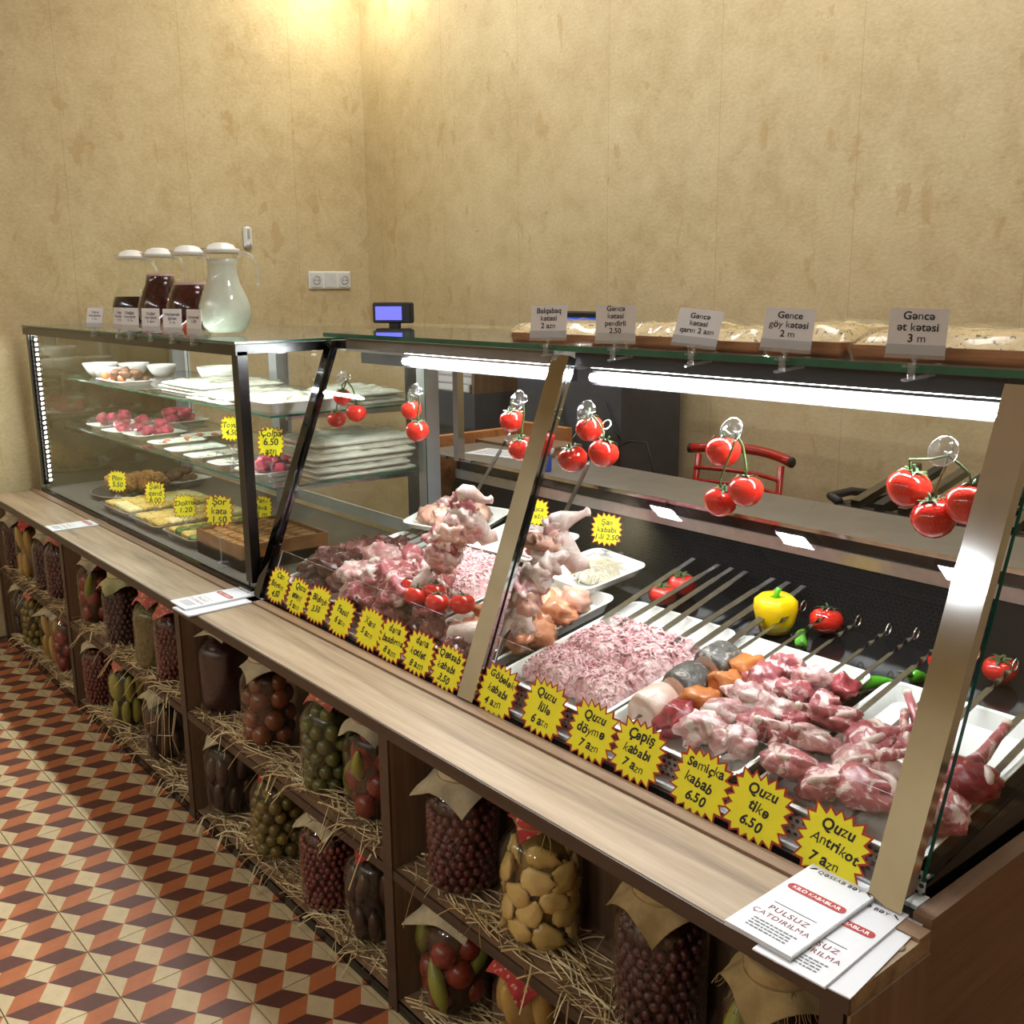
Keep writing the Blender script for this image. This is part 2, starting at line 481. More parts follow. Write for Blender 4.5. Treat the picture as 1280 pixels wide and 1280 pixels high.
def tile_mesh():
    b = MB(); S = 0.2; g = 0.0012
    white = [(0, 0), (0.25, -1 / 6), (0.5, 0), (0.25, 1 / 6)]
    dark = [(0, 0), (0.25, 1 / 6), (0.25, 0.5), (0, 1 / 3)]
    orange = [(0.25, 1 / 6), (0.5, 0), (0.5, 1 / 3), (0.25, 0.5)]
    for j in range(-2, 4):
        for i in range(-3, 4):
            ox = i * 0.5 + (0.25 if j % 2 else 0); oy = j * 0.5
            for mi, pl in enumerate((white, orange, dark)):
                q = [(p[0] + ox, p[1] + oy) for p in pl]
                for a, lim, less in ((0, 0, False), (0, 1, True), (1, 0, False), (1, 1, True)):
                    if q: q = clip(q, a, 1 - a, lim, less)
                cl = []
                for p in q:
                    if not cl or (abs(p[0] - cl[-1][0]) + abs(p[1] - cl[-1][1])) > 1e-6: cl.append(p)
                if len(cl) > 2 and (abs(cl[0][0] - cl[-1][0]) + abs(cl[0][1] - cl[-1][1])) < 1e-6: cl.pop()
                if len(cl) < 3: continue
                ar = sum(cl[k][0] * cl[(k + 1) % len(cl)][1] - cl[(k + 1) % len(cl)][0] * cl[k][1] for k in range(len(cl)))
                if abs(ar) < 1e-4: continue
                if ar < 0: cl.reverse()
                pts = [(g + p[0] * (S - 2 * g), g + p[1] * (S - 2 * g), 0.0) for p in cl]
                b.add(pts, [tuple(range(len(pts)))], mi)
    e = S - g
    b.add([(g, g, 0), (e, g, 0), (e, e, 0), (g, e, 0), (g, g, -.006), (e, g, -.006), (e, e, -.006), (g, e, -.006)],
          [(0, 4, 5, 1), (1, 5, 6, 2), (2, 6, 7, 3), (3, 7, 4, 0)], 0)
    return b.mesh('tile', ['tile_cream', 'tile_orange', 'tile_brown'])
TILE = tile_mesh()
TA = math.radians(1.15)
tx = Vector((math.cos(TA), math.sin(TA), 0)) * 0.2; ty = Vector((-math.sin(TA), math.cos(TA), 0)) * 0.2
t0 = Vector((-2.372, 0.543, 0))
rest = MB(); tv = [tuple(v.co) for v in TILE.vertices]; tf = [tuple(q.vertices) for q in TILE.polygons]; tm = [q.material_index for q in TILE.polygons]
for i in range(-11, 28):
    for j in range(-21, 12):
        p = t0 + tx * i + ty * j
        if p.x < WALL_X + 0.01 or p.y > WALL_Y - .21 or p.x > ROOM_X1 - .2 or p.y < ROOM_Y0 + .01: continue
        if -0.75 < p.y < 0.99 and p.x < -0.5: inst('tile', TILE, floor, p, (0, 0, TA))
        else:
            c_, s_ = math.cos(TA), math.sin(TA)
            rest.add([(p.x + v[0] * c_ - v[1] * s_, p.y + v[0] * s_ + v[1] * c_, v[2]) for v in tv], tf, tm)
o = rest.build('tile_field', ['tile_cream', 'tile_orange', 'tile_brown'], floor); o['kind'] = 'stuff'

# added ceiling panels out of frame light the walls; pendants show in the glass
for k, (x, y) in enumerate(ADDED_PANELS):
    L = empty('added_ceiling_light', (x, y, CEIL_Z), 0, None, None)
    tag(L, 'added square flat LED panel, out of view on the ceiling above %s' % ['the pastry case', 'the left meat bay', 'the right meat bay'][k], 'added ceiling light', 'added ceiling panels')
    b = MB(); b.box(-.31, .31, -.31, .31, 0.0, 0.05); b.build('frame', 'white_plastic', L)
    b = MB(); b.add([(-.28, -.28, -.002), (.28, -.28, -.002), (.28, .28, -.002), (-.28, .28, -.002)], [(3, 2, 1, 0)]); b.build('diffuser', 'added_panel_light', L)
for k, x in enumerate(PENDANTS):
    L = empty('pendant_lamp', (x, -2.07, 2.70), 0, 'square pendant lamp, %s from the left wall in the row over the sales floor' % ['first', 'second', 'third', 'fourth', 'fifth', 'sixth'][k], 'lamp', 'pendant lamps over the sales floor')
    b = MB(); b.bbox(-.12, .12, -.09, .09, 0.0, 0.06, .006); b.build('housing', 'black_matte', L)
    b = MB(); b.tube([(0, 0, .06), (0, 0, .5)], .004, 6); b.build('cord', 'black_matte', L)
    b = MB(); b.add([(-.10, -.07, -.002), (.10, -.07, -.002), (.10, .07, -.002), (-.10, .07, -.002)], [(3, 2, 1, 0)]); b.build('diffuser', 'pendant_light', L)
L = empty('corner_spot', (-4.28, 2.58, 2.97), 0, 'round white spot lamp high in the wall corner', 'lamp')
b = MB(); b.lathe([(0, 0.14), (.035, 0.14), (.04, 0.05), (.05, 0.0), (.046, 0.0), (.036, 0.05), (0, 0.055)], 20); b.build('housing', 'white_plastic', L)
b = MB(); b.tube([(0, 0, .14), (0, 0, .23)], .012, 8); b.build('stem', 'white_plastic', L)
pl = bpy.data.lights.new('corner_bulb', 'POINT'); pl.energy = CORNER_LAMP_W; pl.shadow_soft_size = 0.05; pl.color = (1, 0.93, 0.76)
po = bpy.data.objects.new('corner_bulb', pl); COL.objects.link(po); po.parent = L; po.location = (0, 0, -0.07)

# ------------------------------------------------------------------ shelf unit in front of the cases
H = 0.626; YF = 0.966; YB = 1.150; XL = -4.57; XR = -0.562
DIV = [-4.55, -3.62, -2.595, -1.575, -0.585]
S = empty('shelf_unit', (-2.5, 1.05, 0), 0, 'long low wooden shelf unit with open bays standing along the display cases', 'shelf')
b = MB(); b.box(XL, XR, YF + .004, YB, H - 0.026, H); b.build('top_board', 'wood_top', S, True)
b = MB(); b.box(XL, XR, 1.122, YB, H, H + .005); b.build('rear_strip', 'wood_shelf', S, True)
b = MB(); b.box(XL, XR, YF, YF + .004, H - 0.026, H - 0.001); b.build('edge_band', 'wood_edge', S, True)
for x in DIV:
    b = MB(); b.box(x - .016, x + .016, YF + .006, YB - .006, 0.02, H - .026); d = b.build('divider', 'wood_side', S, True)
    b = MB(); b.box(x - .016, x + .016, YF + .001, YF + .006, 0.0, H - .026); e = b.build('divider_band', 'wood_edge', S, True)
for x0, x1 in zip(DIV[:-1], DIV[1:]):
    b = MB(); b.box(x0 + .016, x1 - .016, YF + .008, YB - .006, .300, .322); b.build('shelf_board', 'wood_shelf', S, True)
    b = MB(); b.box(x0 + .016, x1 - .016, YF + .003, YF + .008, .300, .322); b.build('edge_band', 'wood_edge', S, True)
    b = MB(); b.box(x0 + .016, x1 - .016, YF + .008, YB - .006, .004, .026); b.build('bottom_board', 'wood_shelf', S, True)
    b = MB(); b.box(x0 + .016, x1 - .016, YF + .003, YF + .008, .0, .026); b.build('kick_strip', 'black_frame', S, True)
b = MB(); b.box(XL, XR, YB - .006, YB, 0.0, H - .03); b.build('back_panel', 'wood_side', S, True)
b = MB(); b.box(XR - .001, XR + .003, YF, YB, 0.0, H - .026); b.build('end_band', 'wood_side', S, True)
for (u, v) in ((1074, 1227), (1123, 1184)):
    p = hit(u, v, 2, H)
    b = MB(); b.lathe([(.009, 0), (.009, .0012), (.006, .0022), (0, .0024)], 14); b.build('screw_cap', 'wood_top', S, False, p - Vector(S.location))

# ------------------------------------------------------------------ display case one: upright glass case
C1X0, C1X1, C1YF, C1YB, ZT = -4.49, -2.525, 1.158, 1.80, 1.304
C1 = empty('pastry_case', (-3.5, 1.5, 0), 0, 'upright glass display case with dark frame and lit glass shelves beside the wall', 'display case')
def add(b, name, mats, root, **k): return b.build(name, mats, root, True, **k)
b = MB(); b.box(C1X0, C1X1, C1YF + .006, C1YB, 0.0, .60); add(b, 'base_cabinet', 'wood_side', C1)
b = MB(); b.box(C1X0, C1X1, C1YF + .005, C1YB, .60, .645); add(b, 'deck', 'deck_grey', C1)
b = MB(); b.box(C1X0, C1X1, C1YF - .006, C1YF + .014, .626, .644); add(b, 'sill', 'black_frame', C1)
for (x, y, w) in ((C1X0 + .014, C1YF + .012, .028), (C1X1 - .014, C1YF + .012, .036)):
    b = MB(); b.box(x - w / 2, x + w / 2, y - .014, y + .014, .66, ZT - .02); add(b, 'corner_post', 'black_frame', C1)
for x in (C1X0 + .015, C1X1 - .03):
    b = MB(); b.box(x - .022, x + .022, C1YB - .05, C1YB, .645, ZT - .02); add(b, 'back_post', 'grey_frame', C1)
b = MB(); b.box(C1X0 - .03, C1X1 + .004, C1YF - .006, C1YF + .026, ZT - .03, ZT - .002); add(b, 'top_rail', 'black_frame', C1)
b = MB(); b.box(C1X1 - .026, C1X1 + .004, C1YF + .026, C1YB, ZT - .026, ZT - .002); add(b, 'top_rail', 'black_frame', C1)
b = MB(); b.box(C1X0, C1X0 + .026, C1YF + .026, C1YB, ZT - .026, ZT - .002); add(b, 'top_rail', 'black_frame', C1)
b = MB(); b.box(C1X0 + .026, C1X1 - .026, C1YB - .03, C1YB, ZT - .03, ZT - .002); add(b, 'top_rail', 'grey_frame', C1)
b = MB(); b.pane([(C1X0 + .028, C1YF + .008, .644), (C1X1 - .03, C1YF + .008, .644), (C1X1 - .03, C1YF + .008, ZT - .03), (C1X0 + .028, C1YF + .008, ZT - .03)], .005)
add(b, 'front_glass', ['glass', 'glass_edge'], C1)
b = MB(); b.pane([(C1X1 - .008, C1YF + .028, .645), (C1X1 - .008, C1YB - .052, .645), (C1X1 - .008, C1YB - .052, ZT - .026), (C1X1 - .008, C1YF + .028, ZT - .026)], .005)
add(b, 'side_glass', ['glass', 'glass_edge'], C1)
b = MB(); b.pane([(C1X0 + .004, C1YF + .028, .645), (C1X0 + .004, C1YB - .052, .645), (C1X0 + .004, C1YB - .052, ZT - .026), (C1X0 + .004, C1YF + .028, ZT - .026)], .005)
add(b, 'side_glass', ['glass_mirror', 'glass_edge'], C1)
b = MB(); b.pane([(C1X0 - .03, C1YF - .008, ZT), (C1X1 + .004, C1YF - .008, ZT), (C1X1 + .004, C1YB + .06, ZT), (C1X0 - .03, C1YB + .06, ZT)], .006)
add(b, 'top_glass', ['glass_top', 'glass_edge'], C1)
SH_LO, SH_UP = .905, 1.105
for z in (SH_LO, SH_UP):
    b = MB(); b.pane([(C1X0 + .16, C1YF + .10, z - .006), (C1X1 - .035, C1YF + .10, z - .006), (C1X1 - .035, C1YB - .06, z - .006), (C1X0 + .16, C1YB - .06, z - .006)], .006)
    add(b, 'glass_shelf', ['glass_shelf', 'glass_edge'], C1)
    for x in (C1X0 + .25, -3.5, C1X1 - .06):
        b = MB(); b.bar((x, C1YB - .05, z - .018), (x, C1YF + .16, z - .010), .006, .016); add(b, 'shelf_bracket', 'steel_brushed', C1)
# back: uprights, white sliding door frames and panes
for x in (-3.52,):
    b = MB(); b.box(x - .03, x + .03, C1YB - .05, C1YB - .015, .645, ZT - .03); add(b, 'back_post', 'grey_frame', C1)
for k, (x0, x1) in enumerate(((C1X0 + .05, -3.50), (-3.54, C1X1 - .07))):
    y = C1YB - .012 + .014 * k
    b = MB()
    for a, c in ((x0, x0 + .03), (x1 - .03, x1)): b.box(a, c, y, y + .010, .66, ZT - .035)
    b.box(x0 + .03, x1 - .03, y, y + .010, .66, .70); b.box(x0 + .03, x1 - .03, y, y + .010, ZT - .065, ZT - .035)
    dr = add(b, 'sliding_door', 'white_frame', C1)
    b = MB(); b.pane([(x0 + .03, y + .003, .70), (x1 - .03, y + .003, .70), (x1 - .03, y + .003, ZT - .065), (x0 + .03, y + .003, ZT - .065)], .004)
    o = b.build('door_pane', ['glass', 'glass_edge'], dr)
# LED strip up the front-left post: a channel with single diodes
b = MB(); b.box(C1X0 + .030, C1X0 + .044, C1YF + .016, C1YF + .030, .67, ZT - .035); strip = add(b, 'led_channel', 'black_frame', C1)
b = MB(); b.box(-.010, .010, -.002, .002, -.0045, .0045); LEDM = b.mesh('diode', 'led_dot')
for k in range(30):
    inst('diode', LEDM, strip, (C1X0 + .050, C1YF + .020, .68 + k * .0198), (0, 0, -.6))
b = MB(); b.box(C1X0 + .06, C1X1 - .06, C1YF + .030, C1YF + .042, ZT - .034, ZT - .028); add(b, 'added_led_strip', 'led_fill', C1)  # added strip hidden behind the top rail, brightens the case interior
b = MB(); b.box(C1X0 + .06, C1X1 - .06, C1YF + .026, C1YF + .044, ZT - .028, ZT - .010); add(b, 'added_led_carrier', 'black_frame', C1)  # carrier of the added strip
# ------------------------------------------------------------------ display case two: slanted glass meat counter
YT, ZT2 = 1.42, 1.314
GB = Vector((0, 1.160, .630)); GT = Vector((0, YT, ZT2 - .012))
def gy(z): return GB.y + (z - GB.z) * (GT.y - GB.y) / (GT.z - GB.z)
X20, X21 = -2.50, -0.60
C2 = empty('meat_counter', (-1.55, 1.5, 0), 0, 'long meat counter with slanted front glass and chrome posts', 'display case')
b = MB(); b.box(X20, X21 + .03, YB + .012, 1.86, 0.0, .60); add(b, 'base_cabinet', 'wood_end', C2)
b = MB(); b.box(X21 + .008, X21 + .034, YB + .008, 1.86, .0, .64); add(b, 'end_panel', 'wood_end', C2)
b = MB(); b.box(X20, X21 + .008, 1.158, 1.172, .60, .634); add(b, 'front_sill', 'black_frame', C2)
b = MB(); b.box(X20, X21 + .006, 1.172, 1.204, .60, .640); add(b, 'front_trough', 'white_frame', C2)
DA = math.atan(.18)
def deckz(y): return .655 + .18 * (y - 1.2)
b = MB(); b.add([(X20, 1.205, deckz(1.205)), (X21, 1.205, deckz(1.205)), (X21, 1.78, deckz(1.78)), (X20, 1.78, deckz(1.78)),
                 (X20, 1.205, .60), (X21, 1.205, .60), (X21, 1.78, .60), (X20, 1.78, .60)],
                [(0, 1, 2, 3), (4, 7, 6, 5), (0, 4, 5, 1), (1, 5, 6, 2), (2, 6, 7, 3), (3, 7, 4, 0)])
add(b, 'deck', 'dark_deck', C2)
def perf_mat(name, col, hole, sc, spec=.25):
    t = NT(name)
    tc = t.n('ShaderNodeTexCoord')
    sx = t.n('ShaderNodeSeparateXYZ', ins={0: tc.outputs['Object']})
    row = t.math('DIVIDE', t.math('ADD', sx.outputs[2], sx.outputs[1]), sc)
    odd = t.math('MULTIPLY', t.math('MODULO', t.math('FLOOR', row), 2.0), 0.5)
    cx = t.math('SUBTRACT', t.math('FRACT', t.math('ADD', t.math('ADD', t.math('DIVIDE', sx.outputs[0], sc), 1000.0), odd)), .5)
    cz = t.math('SUBTRACT', t.math('FRACT', row), .5)
    d = t.math('SQRT', t.math('ADD', t.math('MULTIPLY', cx, cx), t.math('MULTIPLY', cz, cz)))
    f = t.math('LESS_THAN', d, .30)
    t.bsdf(t.mixc(f, srgb(*col), srgb(*hole)), .55, 0.0, None, Specular_IOR_Level=spec)
    MATS[name] = t.m
perf_mat('perforated_black', (20, 20, 21), (2, 2, 2), .011, .04)
perf_mat('perforated_steel', (196, 196, 194), (60, 60, 60), .012)
b = MB(); b.add([(X20, 1.775, deckz(1.775)), (X21, 1.775, deckz(1.775)), (X21, 1.84, .885), (X20, 1.84, .885), (X20, 1.86, .60), (X21, 1.86, .60), (X21, 1.86, .885), (X20, 1.86, .885)],
                [(0, 1, 2, 3), (3, 2, 6, 7), (4, 7, 6, 5), (0, 3, 7, 4), (1, 5, 6, 2), (0, 4, 5, 1)])
add(b, 'back_wall', 'perforated_black', C2)
b = MB(); b.add([(X20, 1.200, .641), (X21, 1.200, .641), (X21, 1.2045, .668), (X20, 1.2045, .668)], [(0, 1, 2, 3)]); b.box(X20, X21, 1.2045, 1.212, .664, .668)
add(b, 'air_grille', 'perforated_steel', C2)
b = MB(); b.box(X20, X21, 1.832, 1.846, .872, .900); add(b, 'back_rail', 'steel_brushed', C2)
b = MB(); b.box(X20, X21, 1.838, 1.850, .900, .926); add(b, 'rear_band', 'black_gloss', C2)
b = MB(); b.box(X20 - .20, X21 + .03, 1.836, 2.085, .926, .934); add(b, 'work_shelf', 'grey_top', C2)
b = MB(); b.box(X20 - .20, X21 + .03, 1.833, 1.836, .926, .935); add(b, 'shelf_trim', 'steel', C2)
for x in (X20 + .2, -1.55, X21 - .1):
    b = MB(); b.bar((x, 1.85, .70), (x, 2.06, .925), .02, .02); add(b, 'shelf_bracket', 'steel_dark', C2)
b = MB(); b.box(X20, X21 + .03, 1.85, 1.862, 0.0, .926); add(b, 'rear_panel', 'steel_dark', C2)
# posts of rectangular chrome tube on the slant, with side glass
for x, nm in ((X20 + .015, 'a'), (-1.552, 'b'), (X21 - .028, 'c')):
    w = .050 if nm != 'a' else .034
    b = MB(); b.bar((x, gy(.630) - .002, .630), (x, gy(ZT2 - .012) - .002, ZT2 - .012), w, .022, up=(0, -1, 0)); add(b, 'slanted_post', 'chrome_dark' if nm == 'a' else 'steel', C2)
for x0, x1 in ((X20 + .034, -1.578), (-1.526, X21 - .054)):
    z0, z1 = .636, ZT2 - .03
    b = MB(); b.pane([(x0, gy(z0), z0), (x1, gy(z0), z0), (x1, gy(z1), z1), (x0, gy(z1), z1)], .005); add(b, 'front_glass', ['glass', 'black_frame'], C2)
    z1 = .752
    b = MB(); b.pane([(x0, gy(.66) + .018, .66), (x1, gy(.66) + .018, .66), (x1, gy(z1) + .018, z1), (x0, gy(z1) + .018, z1)], .003); add(b, 'splash_guard', ['glass', 'white_frame'], C2)
for x in (X21 - .006,):
    b = MB(); b.pane([(x, 1.20, .66), (x, 1.83, .66), (x, 1.83, ZT2 - .014), (x, gy(ZT2 - .014) + .02, ZT2 - .014)], .005); add(b, 'side_glass', ['glass', 'glass_edge'], C2)
b = MB(); b.pane([(X20 - .02, YT - .012, ZT2), (X21 + .02, YT - .012, ZT2), (X21 + .02, 1.84, ZT2), (X20 - .02, 1.84, ZT2)], .011); add(b, 'top_glass', ['glass_top', 'glass_edge'], C2)
for x in (X20 + .03, X21 - .02):
    b = MB(); b.box(x - .012, x + .012, 1.815, 1.838, .93, ZT2); add(b, 'rear_post', 'steel', C2)
b = MB(); b.box(X20, X21, 1.815, 1.838, ZT2 - .022, ZT2); add(b, 'rear_rail', 'steel', C2)
# canopy with the LED tubes
for k, (x0, x1) in enumerate(((X20 + .06, -1.60), (-1.535, X21 - .06))):
    b = MB(); b.box(x0, x1, YT + .012, YT + .09, 1.277, ZT2 - .003); add(b, 'canopy', 'black_matte' if k else 'grey_top', C2)  # left hood coloured grey to imitate a reflection on it
    b = MB(); b.box(x0 + .01, x1 - .01, YT + .052, YT + .088, 1.244, 1.277); add(b, 'lamp_tray', 'black_matte', C2)
    b = MB(); b.tube([(x0 + .02 + (.22 if k == 0 else 0), YT + .040, 1.260), (x1 - .01, YT + .040, 1.260)], .0080, 10); add(b, 'led_tube', 'led', C2)
# ------------------------------------------------------------------ jars of preserves on the shelves
def fruit_mat(name, c1, c2, rough=0.25, scale=40.0, sss=0.0):
    t = NT(name); v = t.coords()
    oi = t.n('ShaderNodeObjectInfo')
    f = t.noise(v, scale, 3.0, 0.6)
    f = t.math('MULTIPLY_ADD', oi.outputs['Random'], 0.3, t.math('MULTIPLY', f, 0.7))
    t.bsdf(t.ramp(f, [(0.3, srgb(*c1)), (0.7, srgb(*c2))]), rough)
    MATS[name] = t.m
fruit_mat('berry_dark', (52, 16, 20), (92, 34, 34), 0.45, 90)
fruit_mat('berry_red', (76, 24, 22), (116, 46, 36), 0.45, 90)
fruit_mat('plum_green', (56, 60, 20), (102, 104, 42), 0.3)
fruit_mat('plum_olive', (84, 72, 24), (134, 114, 44), 0.3)
fruit_mat('tomato_brown', (88, 44, 26), (130, 72, 42), 0.3)
fruit_mat('tomato_jar', (104, 30, 22), (142, 50, 34), 0.3)
fruit_mat('cucumber', (96, 104, 36), (144, 144, 62), 0.35)
fruit_mat('pepper_pickle', (128, 124, 44), (164, 156, 72), 0.3)
fruit_mat('quince', (188, 156, 84), (222, 192, 124), 0.3)
fruit_mat('pear_yellow', (150, 116, 50), (188, 152, 80), 0.3)
fruit_mat('aubergine', (44, 30, 24), (74, 50, 38), 0.3)
fruit_mat('brine_dark', (34, 10, 14), (60, 16, 22), 0.35, 12)
fruit_mat('brine_purple', (24, 8, 14), (60, 14, 24), 0.35, 8)
fruit_mat('brine_green', (30, 30, 12), (52, 50, 24), 0.35, 12)
fruit_mat('brine_brown', (36, 18, 10), (60, 32, 18), 0.35, 12)
fruit_mat('brine_yellow', (104, 80, 36), (140, 110, 56), 0.35, 12)
fruit_mat('brine_black', (24, 18, 16), (44, 32, 26), 0.35, 12)
fruit_mat('murky', (44, 40, 18), (112, 102, 56), 0.25, 75)
def cloth_mat(name, c1, c2, dots=None):
    t = NT(name); v = t.coords()
    f = t.noise(v, 30.0, 4.0, 0.6)
    wv = t.n('ShaderNodeTexWave', wave_type='BANDS', bands_direction='DIAGONAL', ins={'Vector': v, 'Scale': 260.0, 'Distortion': 1.0})
    col = t.ramp(f, [(0.3, srgb(*c1)), (0.7, srgb(*c2))])
    if dots:
        vo = t.n('ShaderNodeTexVoronoi', ins={'Vector': v, 'Scale': 75.0})
        col = t.mixc(t.math('MULTIPLY', t.math('LESS_THAN', vo.outputs['Distance'], 0.28), 0.7), col, srgb(*dots))
    t.bsdf(col, 0.9, 0.0, t.bump(wv.outputs['Fac'], 0.2, 0.001))
    MATS[name] = t.m
cloth_mat('cloth_beige', (168, 152, 118), (196, 182, 148))
cloth_mat('cloth_burlap', (148, 122, 78), (182, 156, 106))
cloth_mat('cloth_green', (166, 160, 104), (196, 190, 136))
cloth_mat('cloth_pink', (184, 88, 70), (216, 122, 100), (232, 180, 160))
cloth_mat('cloth_red', (160, 44, 40), (196, 70, 62), (230, 170, 150))
plain('jute', (150, 124, 78), 0.9, 0.0, 0.1)
plain('tin_lid', (176, 164, 120), 0.3, 0.8, 0.06)

JR, JH = .076, .232
def jar_profile(off=0.0, top=True):
    p = [(0, .003 + off), (JR * .86, .002 + off), (JR - off, .012), (JR - off, .155), (JR * .97 - off, .172), (JR * .80 - off, .192), (JR * .60 - off, .204), (.042 - off, .210), (.042 - off, .230)]
    return p
b = MB(); b.lathe(jar_profile(), 28); GLASS_JAR = b.mesh('glass', 'glass_jar')
b = MB(); b.lathe([(.0, .238), (.041, .238), (.044, .235), (.044, .222)], 24); LID = b.mesh('lid', 'tin_lid')
def core(r=.066, top=.185):
    return [(0, .006), (r * .9, .006), (r, .014), (r, .155), (r * .96, .168), (r * .8, top - .004), (0, top)]
LIQ = {}
def liquid(mat, r):
    if (mat, r) not in LIQ:
        b = MB(); b.lathe(core(r), 24); LIQ[(mat, r)] = b.mesh('brine', mat)
    return LIQ[(mat, r)]
def rmax(z):      # inner radius of the jar at a height
    return .0725 if z < .155 else (.0725 - (z - .155) * 0.95)
BERRY = {}
def berries(mat, r, key):
    if (mat, key) in BERRY: return BERRY[(mat, key)]
    rnd = random.Random(key); b = MB(); z = r * 1.0 + .004; row = 0
    while z < .192:
        R = rmax(z) - r * .92
        n = max(6, int(2 * PI * R / (r * 2.02)))
        for k in range(n):
            a = 2 * PI * (k + .5 * (row % 2) + rnd.uniform(-.18, .18)) / n
            rr = r * rnd.uniform(.88, 1.08)
            b.blob((R * math.cos(a), R * math.sin(a), z + rnd.uniform(-.2, .2) * r), (rr, rr, rr * rnd.uniform(.9, 1.12)), 7, 5)
        z += r * 1.78; row += 1
    BERRY[(mat, key)] = b.mesh('berries', mat)
    return BERRY[(mat, key)]
FR = {}
def fruit_mesh(mat, kind):
    k = (mat, kind)
    if k not in FR:
        b = MB()
        if kind == 'ball': b.blob((0, 0, 0), 1.0, 12, 8, .06, 2.0, 1)
        elif kind == 'long': b.blob((0, 0, 0), (.40, .40, 1.0), 10, 8, .18, 2.2, 3)
        elif kind == 'bent':
            pts = [(.25 * math.sin(t * 2.2), 0, -1 + 2 * t) for t in [i / 6 for i in range(7)]]
            b.tube(pts, [.10, .26, .33, .34, .30, .20, .06], 8)
        elif kind == 'wedge':
            b.blob((0, 0, 0), (1.0, .62, .30), 12, 8, .5, 2.2, 5)
        FR[k] = b.mesh('fruit', mat)
    return FR[k]
def fill(root, spec, rnd):
    # single fruits packed against the glass
    (mat, kind, r, name) = spec
    z = r * .95 + .006; row = 0
    while z < .190:
        R = max(.01, rmax(z) - r * (.94 if kind == 'ball' else .42))
        step = r * (2.0 if kind == 'ball' else (.95 if kind != 'wedge' else 1.9))
        n = max(3, int(2 * PI * R / step))
        for k in range(n):
            a = 2 * PI * (k + .5 * (row % 2) + rnd.uniform(-.15, .15)) / n
            s = r * rnd.uniform(.88, 1.05)
            if kind == 'ball': rot = (rnd.uniform(0, 6), rnd.uniform(0, 6), 0)
            elif kind == 'wedge': rot = (PI / 2 + rnd.uniform(-.25, .25), rnd.uniform(-.9, .9), a + PI / 2)
            else: rot = (rnd.uniform(-.25, .25), rnd.uniform(-.25, .25), rnd.uniform(0, 6))
            inst(name, fruit_mesh(mat, kind), root, (R * math.cos(a), R * math.sin(a), z + rnd.uniform(-.15, .15) * r), rot, (s, s, s))
        z += r * (1.72 if kind in ('ball',) else (1.15 if kind == 'wedge' else 1.8)); row += 1
COVER = {}
def cover_mesh(mat, half, seed, fringe=False):
    k = (mat, half, seed)
    if k in COVER: return COVER[k]
    rnd = random.Random(seed); N = 26; b = MB(); vs = []
    ph = rnd.uniform(0, 6)
    def f(sx, sy):
        x, y = sx * half, sy * half
        r = math.hypot(x, y); a = math.atan2(y, x)
        r0 = .045
        if r <= r0:
            return Vector((x, y, .2405 + .0012 * math.sin(a * 5 + ph)))
        d = r - r0
        fold = 1 + .5 * math.sin(a * 4 + ph) + .35 * math.sin(a * 7 + ph * 2)
        if d < .020:
            return Vector((math.cos(a) * (r0 + .001), math.sin(a) * (r0 + .001), .2405 - d))
        e = d - .020
        out = r0 + .001 + e * (.62 + .20 * fold)
        z = .2205 - e * (.72 - .14 * fold)
        lim = .2205 - (out - r0) * .42      # stays outside the shoulder of the jar
        zmin = .198 - max(0, out - .062) * 1.6
        return Vector((math.cos(a) * out, math.sin(a) * out, max(z, zmin - .02 if out > JR + .003 else zmin)))
    for j in range(N + 1):
        for i in range(N + 1): vs.append(f(-1 + 2 * i / N, -1 + 2 * j / N))
    fs = [(j * (N + 1) + i, j * (N + 1) + i + 1, (j + 1) * (N + 1) + i + 1, (j + 1) * (N + 1) + i) for j in range(N) for i in range(N)]
    b.add(vs, fs, 0, True)
    under = [p - Vector((0, 0, .0012)) for p in vs]
    b.add(under, [tuple(reversed(q)) for q in fs], 0, True)
    if fringe:
        for i in range(60):
            t = rnd.uniform(-1, 1); sd = rnd.choice([(t, -1), (-1, t), (1, t), (t, 1)])
            p = f(*sd); q = f(sd[0] * 1.10, sd[1] * 1.10)
            b.tube([p, (p + q) / 2 + Vector((0, 0, -.003)), q + Vector((rnd.uniform(-.004, .004), rnd.uniform(-.004, .004), -.006))], .0005, 3)
    COVER[k] = b.mesh('cloth_cover', mat)
    return COVER[k]
b = MB(); b.tube([(.0475 * math.cos(a), .0475 * math.sin(a), .221) for a in [2 * PI * i / 24 for i in range(24)]], .0016, 5, closed=True)
b.tube([(.048, 0, .221), (.060, .004, .208), (.070, .002, .188)], .0012, 5); b.tube([(.048, 0, .221), (.058, -.008, .212), (.066, -.014, .196)], .0012, 5)
STRING = b.mesh('string', 'jute')

